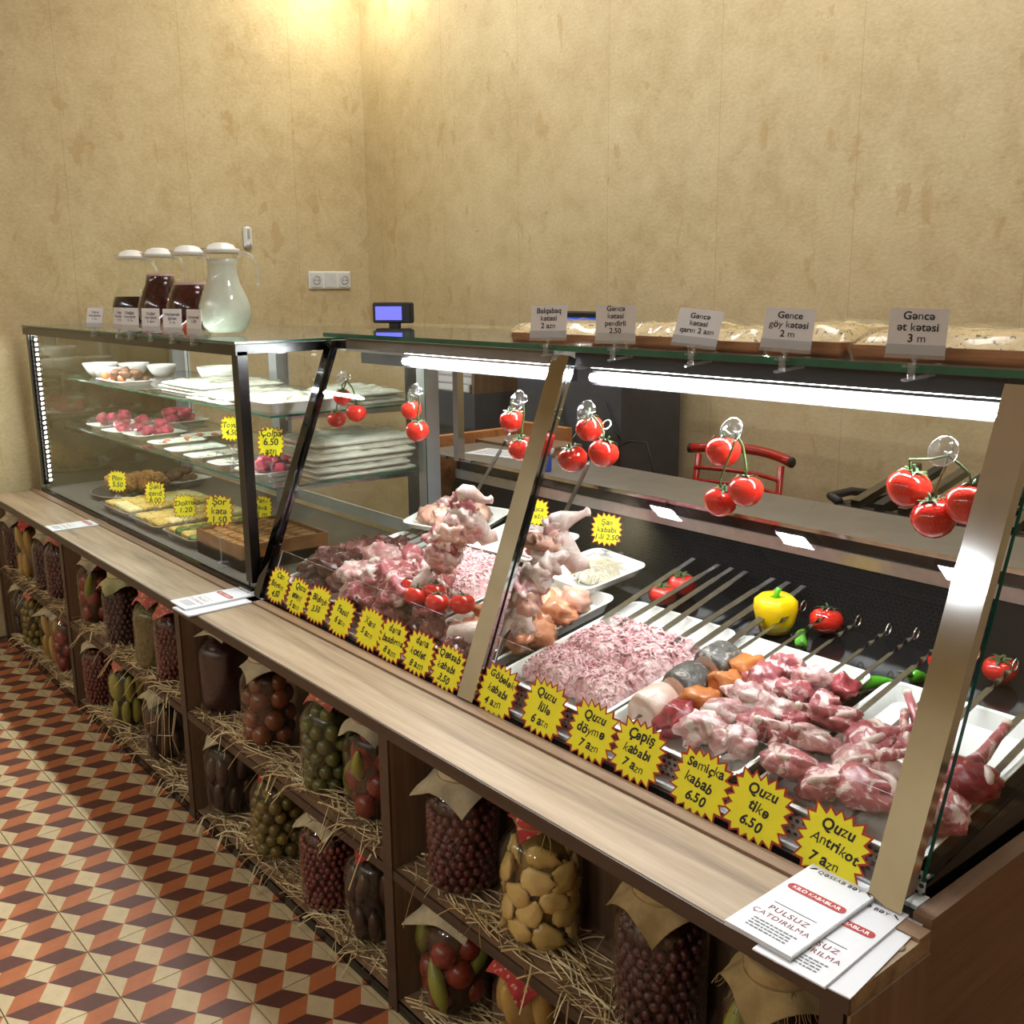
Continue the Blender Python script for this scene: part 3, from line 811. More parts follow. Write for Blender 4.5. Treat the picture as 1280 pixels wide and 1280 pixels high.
def jar(u, v, z, y, label, content, cover, half=.082, seed=0, scale=1.0, fringe=False):
    sc = .79 if u < 230 else (.92 if u < 480 else .96)
    if u < 230: y -= .017
    jx = max(x_at(u, y, z + .11), DIV[0] + .016 + JR * sc + .006)
    root = empty('preserve_jar', (jx, y, z), random.Random(seed * 7 + 1).uniform(0, 6), label, 'jar', 'jars of preserves on the wooden shelves')
    rnd = random.Random(seed + 11)
    inst('glass', GLASS_JAR, root); inst('lid', LID, root)
    for c in content:
        if c[0] == 'brine': inst('brine', liquid(c[1], .0725 if len(content) == 1 else (.060 if content[1][0] == 'berries' else .050)), root)
        elif c[0] == 'berries':
            o = inst('berries', berries(c[1], c[2], c[3]), root); o['kind'] = 'stuff'
        elif c[0] == 'few':
            for k in range(4):
                a = 2 * PI * (k + rnd.random() * .5) / 4; s = c[3] * rnd.uniform(.8, 1.0)
                inst(c[4], fruit_mesh(c[1], c[2]), root, (.054 * math.cos(a), .054 * math.sin(a), .075 + .06 * (k % 2)), (rnd.uniform(-.5, .5), rnd.uniform(-.5, .5), a), (s, s, s))
        else: fill(root, c[1:], rnd)
    if cover:
        inst('cloth_cover', cover_mesh(cover, half * (1.18 if u < 230 else 1.06), seed % 5, fringe), root)
        inst('string', STRING, root)
    root.scale = (sc, sc, 1.0)
    return root
ZU, ZL, YJ = .330, .036, 1.052
B_D = [('brine', 'brine_dark'), ('berries', 'berry_dark', .0095, 1)]
B_R = [('brine', 'brine_dark'), ('berries', 'berry_red', .0088, 2)]
GREEN = [('brine', 'brine_green'), ('fruit', 'plum_green', 'ball', .0185, 'plum')]
OLIVE = [('brine', 'brine_green'), ('fruit', 'plum_olive', 'ball', .0175, 'plum')]
BROWN = [('brine', 'brine_brown'), ('fruit', 'tomato_brown', 'ball', .026, 'tomato')]
REDT = [('brine', 'brine_brown'), ('fruit', 'tomato_jar', 'ball', .030, 'tomato')]
MIX = [('brine', 'brine_brown'), ('fruit', 'tomato_jar', 'ball', .030, 'tomato'), ('few', 'cucumber', 'bent', .060, 'cucumber')]
QUI = [('brine', 'brine_yellow'), ('fruit', 'quince', 'wedge', .030, 'fruit_slice')]
PEP = [('brine', 'brine_green'), ('fruit', 'pepper_pickle', 'long', .048, 'pickled_pepper')]
PEAR = [('brine', 'brine_yellow'), ('fruit', 'pear_yellow', 'long', .055, 'pear_half')]
DARK = [('brine', 'brine_black'), ('fruit', 'aubergine', 'long', .045, 'aubergine')]
JARS = [
 # bay beside the flyers (rightmost)
 (968, 1268, ZU, YJ - .02, 'jar of red pickles under a frayed burlap cloth below the leaflets', MIX, 'cloth_burlap', .088, 3, True),
 (826, 1180, ZU, YJ, 'jar of dark red berries under beige cloth, upper shelf, second from the right end', B_D, 'cloth_burlap', .086, 1, False),
 (676, 1112, ZU, YJ, 'jar of pale yellow fruit slices with pink dotted cloth cover', QUI, 'cloth_red', .062, 2, False),
 (578, 1052, ZU, YJ, 'jar of dark red berries under a wide beige cloth left of the yellow fruit slices', B_D, 'cloth_beige', .092, 4, False),
 (566, 1216, ZL, YJ, 'jar of mixed tomatoes and cucumbers under beige cloth on the bottom shelf', MIX, 'cloth_beige', .084, 5, False),
 (665, 1276, ZL, YJ, 'jar of orange fruit with red dotted cloth at the bottom edge of the picture', PEAR, 'cloth_red', .080, 7, False),
 # third bay
 (470, 982, ZU, YJ + .01, 'jar of whole red tomatoes and cucumber tight against a divider', MIX, 'cloth_beige', .080, 6, False),
 (414, 928, ZU, YJ, 'jar of round green plums with salmon pink cloth cover', GREEN, 'cloth_pink', .062, 8, False),
 (336, 888, ZU, YJ, 'jar of brown tomatoes under a beige cloth tied with cord', BROWN, 'cloth_beige', .084, 9, False),
 (280, 858, ZU, YJ + .01, 'jar of dark purple liquid turning red at the bottom under beige cloth', [('brine', 'brine_purple')], 'cloth_beige', .066, 10, False),
 (470, 1140, ZL, YJ, 'dark jar with small red cloth cover leaning to the divider on the bottom shelf', DARK, 'cloth_red', .064, 12, False),
 (412, 1098, ZL, YJ - .01, 'jar of dark red berries under straw on the bottom shelf of the middle bay', B_R, 'cloth_beige', .080, 11, False),
 (348, 1030, ZL, YJ, 'jar of olive yellow plums with a scrap of red cloth on top', OLIVE, 'cloth_red', .058, 13, False),
 (287, 984, ZL, YJ, 'dark brown jar with a cream cloth corner on the bottom shelf', DARK, 'cloth_beige', .074, 14, False),
 # second bay
 (219, 826, ZU, YJ + .01, 'jar of red berries mostly hidden behind a divider, upper shelf of the second bay', B_R, 'cloth_pink', .070, 15, False),
 (193, 802, ZU, YJ, 'jar of murky green relish with salmon pink cloth cover', [('brine', 'murky')], 'cloth_pink', .066, 16, False),
 (153, 772, ZU, YJ, 'jar of dark berries under a greenish cloth left of the murky green relish', B_D, 'cloth_green', .086, 17, False),
 (120, 740, ZU, YJ + .01, 'jar of red pickles with one green cucumber beside a divider', MIX, 'cloth_beige', .072, 18, False),
 (206, 912, ZL, YJ, 'dark jar under grey cloth half hidden by hanging straw', DARK, 'cloth_beige', .078, 20, False),
 (160, 882, ZL, YJ, 'jar of yellow green pickled peppers with pink cloth cover', PEP, 'cloth_pink', .062, 19, False),
 (126, 852, ZL, YJ, 'jar of small red berries with pale cloth, bottom shelf of the second bay', B_R, 'cloth_beige', .070, 21, False),
 # far bay by the wall
 (78, 722, ZU, YJ + .01, 'jar of purple berries peeking out behind the first divider', B_D, 'cloth_pink', .060, 22, False),
 (62, 716, ZU, YJ, 'jar of dark purple berries under pale cloth in the bay by the wall', B_D, 'cloth_beige', .070, 23, False),
 (40, 700, ZU, YJ, 'jar of yellow fruit with red and orange cloth in the bay by the wall', PEAR, 'cloth_red', .064, 24, False),
 (16, 686, ZU, YJ, 'jar of dark red berries under beige cloth, leftmost on the upper shelf', B_D, 'cloth_beige', .080, 25, False),
 (86, 826, ZL, YJ + .01, 'jar of red tomatoes peeking out by the first divider on the bottom shelf', REDT, 'cloth_beige', .060, 26, False),
 (71, 812, ZL, YJ, 'jar of long yellow pears under a pale cloth, bottom shelf by the wall', PEAR, 'cloth_beige', .078, 27, False),
 (46, 790, ZL, YJ, 'jar of olive plums with pink cloth, bottom shelf by the wall', OLIVE, 'cloth_pink', .064, 28, False),
 (21, 772, ZL, YJ, 'dark jar under grey cloth, leftmost on the bottom shelf', DARK, 'cloth_beige', .072, 29, False),
]
for (u, v, z, y, lab, con, cov, half, seed, fr) in JARS: jar(u, v, z, y, lab, con, cov, half, seed, 1.0, fr)

# ------------------------------------------------------------------ straw bedding
t = NT('straw'); oi = t.n('ShaderNodeNewGeometry')
t.bsdf(t.ramp(oi.outputs['Random Per Island'], [(0.0, srgb(182, 154, 102)), (0.5, srgb(216, 192, 142)), (1.0, srgb(234, 218, 178))]), 0.7)
MATS['straw'] = t.m
def strand(b, rnd, p, a, L, w, lift, droop=0.0):
    d = Vector((math.cos(a), math.sin(a), 0)); s = Vector((-d.y, d.x, 0)); bend = rnd.uniform(-.45, .45)
    pts = []
    for i in range(5):
        t = i / 4 - .5
        q = Vector(p) + d * (t * L) + s * (bend * L * (t * t - .08))
        q.z += lift * (1 - 4 * t * t) * rnd.uniform(.5, 1.2)
        if q.y < YF - .002: q.z -= (YF - q.y) * 1.1
        pts.append(q)
    vs = []
    tw = rnd.uniform(0, PI)
    for q in pts:
        o = (s * math.cos(tw) + Vector((0, 0, 1)) * math.sin(tw)) * w; n = (s * -math.sin(tw) + Vector((0, 0, 1)) * math.cos(tw)) * (w * .5)
        vs += [q - o, q + n, q + o]
    fs = []
    for i in range(4):
        for k in range(3):
            fs.append((i * 3 + k, i * 3 + (k + 1) % 3, i * 3 + 3 + (k + 1) % 3, i * 3 + 3 + k))
    b.add(vs, fs)
bay_names = ['bay by the wall', 'second bay from the wall', 'third bay from the wall', 'bay below the leaflets']
for k, (x0, x1) in enumerate(zip(DIV[:-1], DIV[1:])):
    for lv, z in (('upper', .322), ('bottom', .026)):
        rnd = random.Random(k * 10 + (1 if lv == 'upper' else 2)); b = MB()
        n = 260
        for i in range(n):
            x = rnd.uniform(x0 + .06, x1 - .06); y = rnd.choice([rnd.uniform(YF + .012, YF + .07), rnd.uniform(YF + .02, YB - .05)])
            # the nest is thicker between the jars
            dz = abs(rnd.gauss(0, .008)) * (1.0 + .8 * math.sin(x * 17 + k))
            a = rnd.gauss(0, .55) if rnd.random() < .85 else rnd.uniform(0, 6.3)
            L = rnd.uniform(.05, .16)
            if x - L / 2 < x0 + .02 or x + L / 2 > x1 - .02: L = .07
            strand(b, rnd, (x, y, z + .003 + max(0, dz)), a, L, rnd.uniform(.0008, .0021), rnd.uniform(0, .009))
        for i in range(9):   # strands that hang over the front edge
            x = rnd.uniform(x0 + .06, x1 - .06)
            strand(b, rnd, (x, YF - .005, z + .004), rnd.uniform(-2.2, -.9), rnd.uniform(.05, .11), .0013, .01)
        o = b.build('straw', 'straw')
        tag(o, 'loose dry straw on the %s shelf of the %s' % (lv, bay_names[k]), 'straw', None, 'stuff')
b = MB(); rnd = random.Random(5)
for i in range(46):
    x = rnd.uniform(-3.9, -1.5); y = YF - abs(rnd.gauss(0, .07)) - .01
    strand(b, rnd, (x, y, .003), rnd.uniform(0, 6), rnd.uniform(.03, .12), .0009, .006)
o = b.build('straw', 'straw'); tag(o, 'few straws scattered on the patterned floor tiles', 'straw', None, 'stuff')
b = MB(); rnd = random.Random(9)      # the bunch hanging down in front of a divider
for i in range(9):
    x = -2.72 + rnd.gauss(0, .08); z = .30 - rnd.uniform(0, .03)
    q = [Vector((x, YF - .006, z + .03)), Vector((x - .02 + rnd.gauss(0, .03), YF - .016, z - .05)), Vector((x - .05 + rnd.gauss(0, .06), YF - .012, z - rnd.uniform(.08, .17)))]
    b.tube(q, .0010, 4)
o = b.build('straw', 'straw'); tag(o, 'bunch of straw hanging down in front of the second bay', 'straw', None, 'stuff')

# ------------------------------------------------------------------ leaflets on the shelf top
plain('paper', (226, 228, 232), 0.6, 0.0, 0.01)
plain('ink_black', (26, 26, 28), 0.6, 0.0, 0.02)
plain('ink_red', (176, 38, 34), 0.6, 0.0, 0.02)
plain('ink_darkred', (120, 40, 40), 0.6, 0.0, 0.02)
plain('ink_grey', (120, 120, 126), 0.6, 0.0, 0.02)
plain('ink_blue', (84, 140, 196), 0.6, 0.0, 0.02)
plain('ink_white', (240, 240, 240), 0.6, 0.0, 0.02)
LW, LL = .100, .21
def leaflet(root, n, z0, jit, rnd):
    for k in range(n):
        b = MB(); b.box(-LW / 2, LW / 2, -LL / 2, LL / 2, 0, .0006)
        inst('sheet', b.mesh('sheet', 'paper'), root, (rnd.uniform(-jit, jit), rnd.uniform(-jit, jit), z0 + k * .0008), (0, 0, rnd.uniform(-jit, jit) * 4))
    return z0 + n * .0008
def print_leaflet(root, z):
    z += .0002
    text('QƏSSAB BƏY', .0135, 'ink_black', root, (0, .084, z), (0, 0, 0), 'heading', .02, 0, 'CENTER', 1.1, 1, None, 0, .068)
    for s in (-1, 1):
        b = MB()
        pts = [(s * (.0375 + .010 * t), .084 + .003 * math.cos(t * 3.2), z + .0003) for t in [i / 5 for i in range(6)]]
        b.tube(pts, [.0003, .0011, .0012, .0010, .0006, .0002], 4); b.build('moustache_mark', 'ink_black', root)
    b = MB(); n = 8; w, h = .036, .0075
    poly = [(w * 1 + h * math.cos(a), h * math.sin(a)) for a in [-PI / 2 + PI * i / n for i in range(n + 1)]] + [(-w + h * math.cos(a), h * math.sin(a)) for a in [PI / 2 + PI * i / n for i in range(n + 1)]]
    b.prism(poly, 0, .0003); b.build('red_banner', 'ink_red', root, False, (0, .026, z))
    text('KILO KABABLAR', .0098, 'ink_white', root, (0, .026, z + .0005), (0, 0, 0), 'banner_lettering', .025, 0, 'CENTER', 1.0, 1, None, 0, .072)
    b = MB(); b.box(-.032, .032, -.0004, .0004, 0, .0002); b.build('rule', 'ink_black', root, False, (0, -.022, z))
    text('PULSUZ', .0150, 'ink_darkred', root, (0, -.036, z), (0, 0, 0), 'lettering', .008, 0, 'CENTER', 1.15, 1, None, 0, .08)
    text('ÇATDIRILMA', .0150, 'ink_darkred', root, (0, -.053, z), (0, 0, 0), 'lettering', .008, 0, 'CENTER', 1.12, 1, None, 0, .086)
    b = MB()
    for k in range(4):
        x = -.03
        rr = random.Random(k)
        while x < .03:
            w = rr.uniform(.003, .008); b.box(x, min(.034, x + w), -.071 - k * .0062, -.0685 - k * .0062, 0, .0002); x += w + .0018
    b.build('small_print', 'ink_grey', root, False, (0, 0, z))
def on_top(u, v): return hit(u, v, 2, H)
def stack(pts, n, label, rnd, prt=True, sc=(1, 1)):
    tl, tr, br, bl = [on_top(*p) for p in pts]
    c = (tl + tr + br + bl) / 4
    d = ((tr - tl) + (br - bl))
    root = empty('leaflet_stack', (c.x, c.y, H), math.atan2(d.y, d.x), label, 'leaflets', 'leaflet stacks on the shelf top')
    z = leaflet(root, n, .0005, .003, rnd)
    if prt: print_leaflet(root, z)
    return root

def stack_at(x, y, z, rot, n, label, seed, prt=True, name='leaflet_stack'):
    rnd = random.Random(seed)
    root = empty(name, (x, y, z), rot, label, 'leaflets', 'leaflet stacks on the shelf top')
    zt = leaflet(root, n, .0004, .0012, rnd)
    if prt: print_leaflet(root, zt)
    return root
stack_at(-.618, 1.060, H, .10, 3, 'lowest leaflets of the near pile, sticking out to the right', 1, False)
stack_at(-.642, 1.053, H + .003, .055, 4, 'white leaflets with red lettering half covered by the top pile', 2)
stack_at(-.691, 1.063, H + .0067, .02, 8, 'top pile of white leaflets with red banner beside the near chrome post', 3)
stack_at(-2.505, 1.050, H, .03, 6, 'lower leaflets of the pile at the foot of the first chrome post', 4, False)
stack_at(-2.545, 1.060, H + .0055, .0, 6, 'leaflet pile on the shelf where the two display cases meet', 5)
stack_at(-3.735, 1.072, H, .0, 5, 'leaflet pile farthest away on the shelf near the wall', 6)
# ------------------------------------------------------------------ things on the wall
R = empty('wall_socket', (WALL_X, 2.632, 1.485), 0, 'white triple socket plate on the left wall near the corner', 'socket')
b = MB(); b.bbox(0, .012, -.118, .118, -.043, .043, .004); b.build('plate', 'white_plastic', R)
for k, y in enumerate((-.079, 0, .079)):
    b = MB(); b.box(.012, .016, y - .033, y + .033, -.033, .033); m = b.build('module', 'white_frame', R)
    if k != 1:
        b = MB(); b.lathe([(.022, 0), (.022, .001), (.017, .001), (.016, -.002), (0, -.002)], 16, 0, Matrix.Translation((.0165, y, 0)) @ Matrix.Rotation(PI / 2, 4, 'Y')); b.build('socket_ring', 'grey_frame', m)
        for s in (-1, 1):
            b = MB(); b.lathe([(.003, 0), (.003, .0018), (0, .0018)], 8, 0, Matrix.Translation((.0165, y + s * .0085, 0)) @ Matrix.Rotation(PI / 2, 4, 'Y')); b.build('pin_hole', 'black_matte', m)
R = empty('thermometer', (WALL_X, 2.205, 1.633), 0, 'small white sensor hanging on the left wall above the jugs', 'sensor')
b = MB(); b.bbox(0, .020, -.022, .022, 0, .10, .009); b.build('body', 'white_plastic', R)
b = MB(); b.box(.020, .0215, -.006, .006, .04, .085); b.build('scale_strip', 'grey_frame', R)
b = MB(); b.blob((.012, 0, .012), (.012, .018, .018), 10, 8); b.build('sensor_bulb', 'grey_frame', R)

# ------------------------------------------------------------------ jugs
plain('milk_liquid', (214, 220, 206), 0.2, 0.0, 0.03, 30)
plain('red_drink', (62, 6, 14), 0.1, 0.0, 0.25, 20)
plain('dark_drink', (26, 6, 12), 0.1, 0.0, 0.2, 20)
plain('cherry_drink', (60, 8, 18), 0.1, 0.0, 0.3, 30)
plain('froth', (206, 172, 176), 0.6, 0.0, 0.1, 60)
JP = [(0, .002), (.050, .002), (.054, .006), (.068, .025), (.0795, .060), (.078, .085), (.066, .120), (.052, .150), (.0455, .180), (.0455, .205), (.050, .235), (.053, .245)]
def jug(x, y, liq, level, label, ha, froth=False):
    root = empty('glass_jug', (x, y, ZT + .0065), 0, label, 'jug', 'glass jugs of drinks on the pastry case')
    b = MB(); b.lathe(JP, 28); b.build('glass', 'glass_jar', root)
    pr = [(0, .006)]
    for r, z in JP[2:]:
        if z < level: pr.append((r - .003, max(z, .007)))
    # cut the profile at the fill level
    rr = pr[-1][0]
    for (r0, z0), (r1, z1) in zip(JP[2:-1], JP[3:]):
        if z0 <= level <= z1: rr = r0 + (r1 - r0) * (level - z0) / (z1 - z0) - .003
    pr += [(rr, level), (0, level)]
    b = MB(); b.lathe(pr, 28); b.build('drink', liq, root)
    if froth:
        b = MB(); b.lathe([(rr, level), (rr - .0006, level + .007), (0, level + .008)], 24); b.build('froth', 'froth', root)
    b = MB(); b.lathe([(.0500, .238), (.0535, .246), (.0515, .250), (.042, .252), (.036, .262), (.018, .268), (0, .269)], 24)
    b.add([(-.02, -.048, .249), (.02, -.048, .249), (.012, -.060, .252), (-.012, -.060, .252)], [(0, 1, 2, 3)]); b.build('lid', 'white_plastic', root)
    c, s = math.cos(ha), math.sin(ha)
    pts = [(.048, .232), (.068, .238), (.088, .228), (.102, .205), (.106, .170), (.103, .140)]
    b = MB(); b.tube([(r * c, r * s, z) for r, z in pts], [.008, .007, .0065, .006, .006, .007], 8); b.build('handle', 'clear_plastic', root)
jug(-2.975, 1.335, 'milk_liquid', .222, 'jug of cloudy white drink with its handle to the right', .88)
jug(-3.20, 1.325, 'red_drink', .148, 'jug of dark red drink right beside the cloudy white one', .3, True)
jug(-3.42, 1.315, 'cherry_drink', .178, 'jug of cherry red drink, second from the left', .5, True)
jug(-3.64, 1.305, 'dark_drink', .112, 'leftmost jug with almost black drink half full', .5)

# ------------------------------------------------------------------ price cards in clear clips
plain('card_white', (222, 222, 226), 0.5, 0.0, 0.01)
plain('star_yellow', (248, 240, 38), 0.55, 0.0, 0.02)
plain('star_red', (176, 44, 26), 0.55, 0.0, 0.04)
def clip_sign(loc, yaw, tilt, w, h, body, size, label, group, roll=0.0, stem=.03, star=False, name='price_card'):
    root = empty(name, loc, yaw, label, 'price sign' if star else 'price card', group)
    # spring clip that grips the edge, then a short ball stem and the card holder
    b = MB()
    for z in (.004, -.012):
        b.bar((-.011, -.004, z), (.013, .012, z * .5), .007, .003); b.bar((.013, .012, z * .5), (.018, .018, z * 1.3), .006, .0025)
    b.tube([(-.004, -.006, -.010), (-.004, -.006, .008)], .0035, 8)
    b.build('clip', 'clear_plastic', root).scale = (1.6, 1.6, 1.3)
    b = MB(); b.tube([(-.004, -.004, .006), (-.004, -.004, stem * .7)], .0026, 8); b.blob((-.004, -.004, stem * .75), .005, 8, 6)
    b.bar((-.004, -.004, stem * .75), (-.016, -.004, stem), .003, .003); b.bar((-.004, -.004, stem * .75), (.008, -.004, stem), .003, .003)
    b.build('stem', 'clear_plastic', root)
    mt = Matrix.Translation((-.004, -.004, stem)) @ Matrix.Rotation(roll, 4, 'Y') @ Matrix.Rotation(PI / 2 - tilt, 4, 'X')
    if not star:
        b = MB(); b.box(-w / 2, w / 2, 0, h, -.0006, .0006, 0, mt); card = b.build('card', 'card_white', root)
        b = MB(); b.box(-w / 2 - .001, w / 2 + .001, -.006, .014, .0008, .0018, 0, mt); b.box(-w / 2 - .001, w / 2 + .001, -.006, .014, -.0018, -.0008, 0, mt)
        b.build('holder_strip', 'clear_plastic', root)
        text(body, size, 'ink_black', root, None, None, 'lettering', .018, 0, 'CENTER', 1.0, .98, mt @ Matrix.Translation((0, h * .60, .0010)), 0, w * .92)
    else:
        b = MB(); b.prism(burst(w / 2, h / 2, 18, .80, 3), -.0004, .0004, 0, mt @ Matrix.Translation((0, h / 2, 0))); b.build('red_rim', 'star_red', root)
        b = MB(); b.prism(burst(w / 2 * .93, h / 2 * .93, 18, .80, 3), .0004, .0009, 0, mt @ Matrix.Translation((0, h / 2, 0))); b.build('yellow_burst', 'star_yellow', root)
        text(body, size, 'ink_black', root, None, None, 'lettering', .012, .12, 'CENTER', 1.0, .95, mt @ Matrix.Translation((0, h * .5, .0013)), .08, w * .7)
    return root
def burst(a, bb, n, inner, seed=0):
    rnd = random.Random(seed); pts = []
    for k in range(n * 2):
        t = 2 * PI * (k + .3) / (n * 2)
        # squarish burst as printed on the price stars
        c, s = math.cos(t), math.sin(t)
        q = 1 / max(abs(c), abs(s)); q = 1 + (q - 1) * .55
        r = q * (1.0 if k % 2 == 0 else inner) * rnd.uniform(.97, 1.03) * .86
        pts.append((a * r * c, bb * r * s))
    return pts
TOPG = 'price cards along the top of the meat counter'
CARDS = [(688, 440, 'Balqabaq\nkətəsi\n2 azn', .0155, -.02, .18, 'white price card reading Balqabaq kətəsi 2 azn'),
         (772, 443, 'Gəncə\nkətəsi\npendirli\n2.50', .0140, .0, .05, 'white price card reading Gəncə kətəsi pendirli 2.50'),
         (870, 447, 'Gəncə\nkətəsi\nqarın 2 azn', .0140, .10, .45, 'white price card reading Gəncə kətəsi qarın 2 azn'),
         (984, 456, 'Gence\ngöy kətəsi\n2 m', .0155, .06, .30, 'white price card reading Gence göy kətəsi 2 m'),
         (1146, 462, 'Gəncə\nət kətəsi\n3 m', .0165, .03, .15, 'white price card reading Gəncə ət kətəsi 3 m')]
for (u, v, body, sz, roll, tilt, lab) in CARDS:
    p = hit(u, v, 1, YT - .014)
    clip_sign((p.x, YT - .014, ZT2 + .004), .42, tilt, .080, .066, body, sz, lab, TOPG, roll, .022)
LC = [(120, 'Vişnə\nkompotu\n1 m', .30), (152, 'Alça\nkompot\n1 m', .1), (166, 'Dağal\nkompot\n1 m', .05), (192, 'Zoğal\nkompot\n1 azn', .05), (219, 'Narşərab\nşirəsi\n1 m', .05), (246, 'Limonad\n1.50', .05)]
LCN = ['leftmost small price card on the pastry case', 'small price card half hidden, second from the left', 'small price card before the darkest jug', 'small price card before the cherry red jug', 'small price card before the dark red jug', 'small price card before the cloudy white jug']
for k, (u, body, tilt) in enumerate(LC):
    v = 403 + .09 * u
    p = hit(u, v, 1, C1YF - .006)
    clip_sign((p.x, C1YF - .006, ZT + .004), .75 if k not in (1, 5) else .35, tilt, .056, .066, body, .0115, LCN[k], 'small price cards before the jugs', .02, .016)
plain('candy_pink', (222, 62, 112), 0.35, 0.0, 0.1)
plain('candy_orange', (236, 92, 60), 0.35, 0.0, 0.1)
plain('candy_rose', (236, 150, 172), 0.35, 0.0, 0.1)
for u, m, lab in ((181, 'candy_pink', 'bright pink'), (206, 'candy_rose', 'pale pink'), (233, 'candy_orange', 'orange red')):
    p = hit(u, 408, 1, C1YF + .035)
    R = empty('paper_cone', (p.x, C1YF + .04, ZT + .0065), .7, 'tiny white paper cone with %s sweet behind the price cards' % lab, 'sweet', 'paper cones of sweets')
    b = MB(); b.blob((0, 0, .018), (.017, .014, .018), 10, 7, .15, 4, 2); b.build('sweet', m, R)
    b = MB(); b.add([(-.024, -.006, .022), (0, -.004, .046), (0, .016, .044), (-.024, .012, .020), (.024, -.006, .024), (.022, .012, .022)], [(0, 1, 2, 3), (1, 4, 5, 2)]); b.build('paper', 'paper', R)

# ------------------------------------------------------------------ customer display on the pastry case
p = hit(492, 405, 1, 1.80)
R = empty('customer_display', (p.x, 1.80, ZT + .0065), .55, 'small black customer display with glowing blue screen', 'display')
emit_mat('screen_blue', (0.16, 0.16, 1.0, 1), 1.6)
b = MB(); b.bbox(-.05, .05, -.03, .03, 0, .008, .003); b.build('foot', 'black_matte', R)
b = MB(); b.box(-.012, .022, -.008, .008, .008, .03); b.build('neck', 'black_matte', R)
b = MB(); b.bbox(-.066, .066, -.015, .015, .024, .088, .004); b.build('housing', 'black_matte', R)
b = MB(); b.box(-.054, .036, -.0165, -.015, .034, .076); b.build('screen', 'screen_blue', R)

# ------------------------------------------------------------------ breads on top of the meat counter
def bread_mat():
    t = NT('bread_top'); v = t.coords()
    f = t.noise(v, 22, 5, .6); sp = t.noise(v, 130, 2, .5)
    c = t.ramp(f, [(0.3, srgb(176, 142, 84)), (0.5, srgb(214, 188, 130)), (0.7, srgb(226, 208, 162))])
    c = t.mixc(t.ramp(sp, [(.60, (0, 0, 0, 1)), (.64, (1, 1, 1, 1))]), c, srgb(78, 70, 36))
    t.bsdf(c, .5, 0, t.bump(f, .6, .01)); MATS['bread_top'] = t.m
bread_mat()
wood_mat('crust', (120, 70, 34), (166, 106, 58), (190, 134, 82), 'x', .45, 2.0)
glass_mat('cling_film', (0.97, 0.97, 0.97), spec=0.5, rough=0.14, haze=0.03)
def slab(b, x0, x1, y0, y1, z0, z1, nx, ny, amp, rnd, rim=.02, mi_top=0, mi_side=1):
    # a flat loaf: rounded rectangular top surface with bumps and a crusty side wall
    sd = rnd.uniform(0, 50); vs = []
    for j in range(ny + 1):
        for i in range(nx + 1):
            u, w = i / nx, j / ny
            x = x0 + (x1 - x0) * u; y = y0 + (y1 - y0) * w
            e = min(u, 1 - u, 1) * (x1 - x0); g = min(w, 1 - w) * (y1 - y0)
            k = min(1, e / rim) * min(1, g / rim)
            # pull corners in
            vs.append(Vector((x, y, z0 + (z1 - z0) * (.55 + .45 * math.sqrt(max(0, k))) + amp * k * noise.noise(Vector((x * 28, y * 28, sd))))))
    n1 = nx + 1
    fs = [(j * n1 + i, j * n1 + i + 1, (j + 1) * n1 + i + 1, (j + 1) * n1 + i) for j in range(ny) for i in range(nx)]
    b.add(vs, fs, mi_top, True)
    per = [i for i in range(nx + 1)] + [j * n1 + nx for j in range(1, ny + 1)] + [ny * n1 + i for i in range(nx - 1, -1, -1)] + [j * n1 for j in range(ny - 1, 0, -1)]
    cx, cy = (x0 + x1) / 2, (y0 + y1) / 2
    top = [vs[i] for i in per]; mid = [Vector((p.x + (p.x - cx) * .012, p.y + (p.y - cy) * .012, z0 + (z1 - z0) * .3)) for p in top]; bot = [Vector((p.x - (p.x - cx) * .02, p.y - (p.y - cy) * .02, z0)) for p in top]
    m = len(per); fs = []
    for k in range(m):
        q = (k + 1) % m
        fs.append((m + k, m + q, q, k)); fs.append((2 * m + k, 2 * m + q, m + q, m + k))
    fs.append(tuple(2 * m + k for k in reversed(range(m))))
    b.add(top + mid + bot, fs, mi_side, True)
BR = [(640, 752, .040, 'flat herb bread behind the Balqabaq card, leftmost of the row'), (784, 852, .046, 'flat herb bread in film between the second and third cards'), (862, 948, .040, 'thin flat bread behind the third price card'), (958, 1052, .050, 'thick folded herb bread behind the fourth price card'), (1066, 1300, .046, 'large flat herb bread with brown crust behind the nearest price card')]
for k, (u0, u1, th, lab) in enumerate(BR):
    ya = 1.455; zz = ZT2 + .0085
    xa = hit(u0, 430, 1, ya).x; xb = hit(u1, 445, 1, ya).x
    rnd = random.Random(k + 3)
    R = empty('flat_bread', ((xa + xb) / 2, ya + .11, zz), 0, lab, 'bread', 'flat breads on the glass top')
    hw = (xb - xa) / 2
    b = MB(); slab(b, -hw, hw, -.11, .11, .0, th, 14, 10, .010, rnd, .025); b.build('loaf', ['bread_top', 'crust'], R)
    b = MB(); slab(b, -hw - .003, hw + .003, -.114, .114, .0, th + .004, 20, 14, .012, random.Random(k + 40), .02, 0, 0); b.build('cling_film', 'cling_film', R)

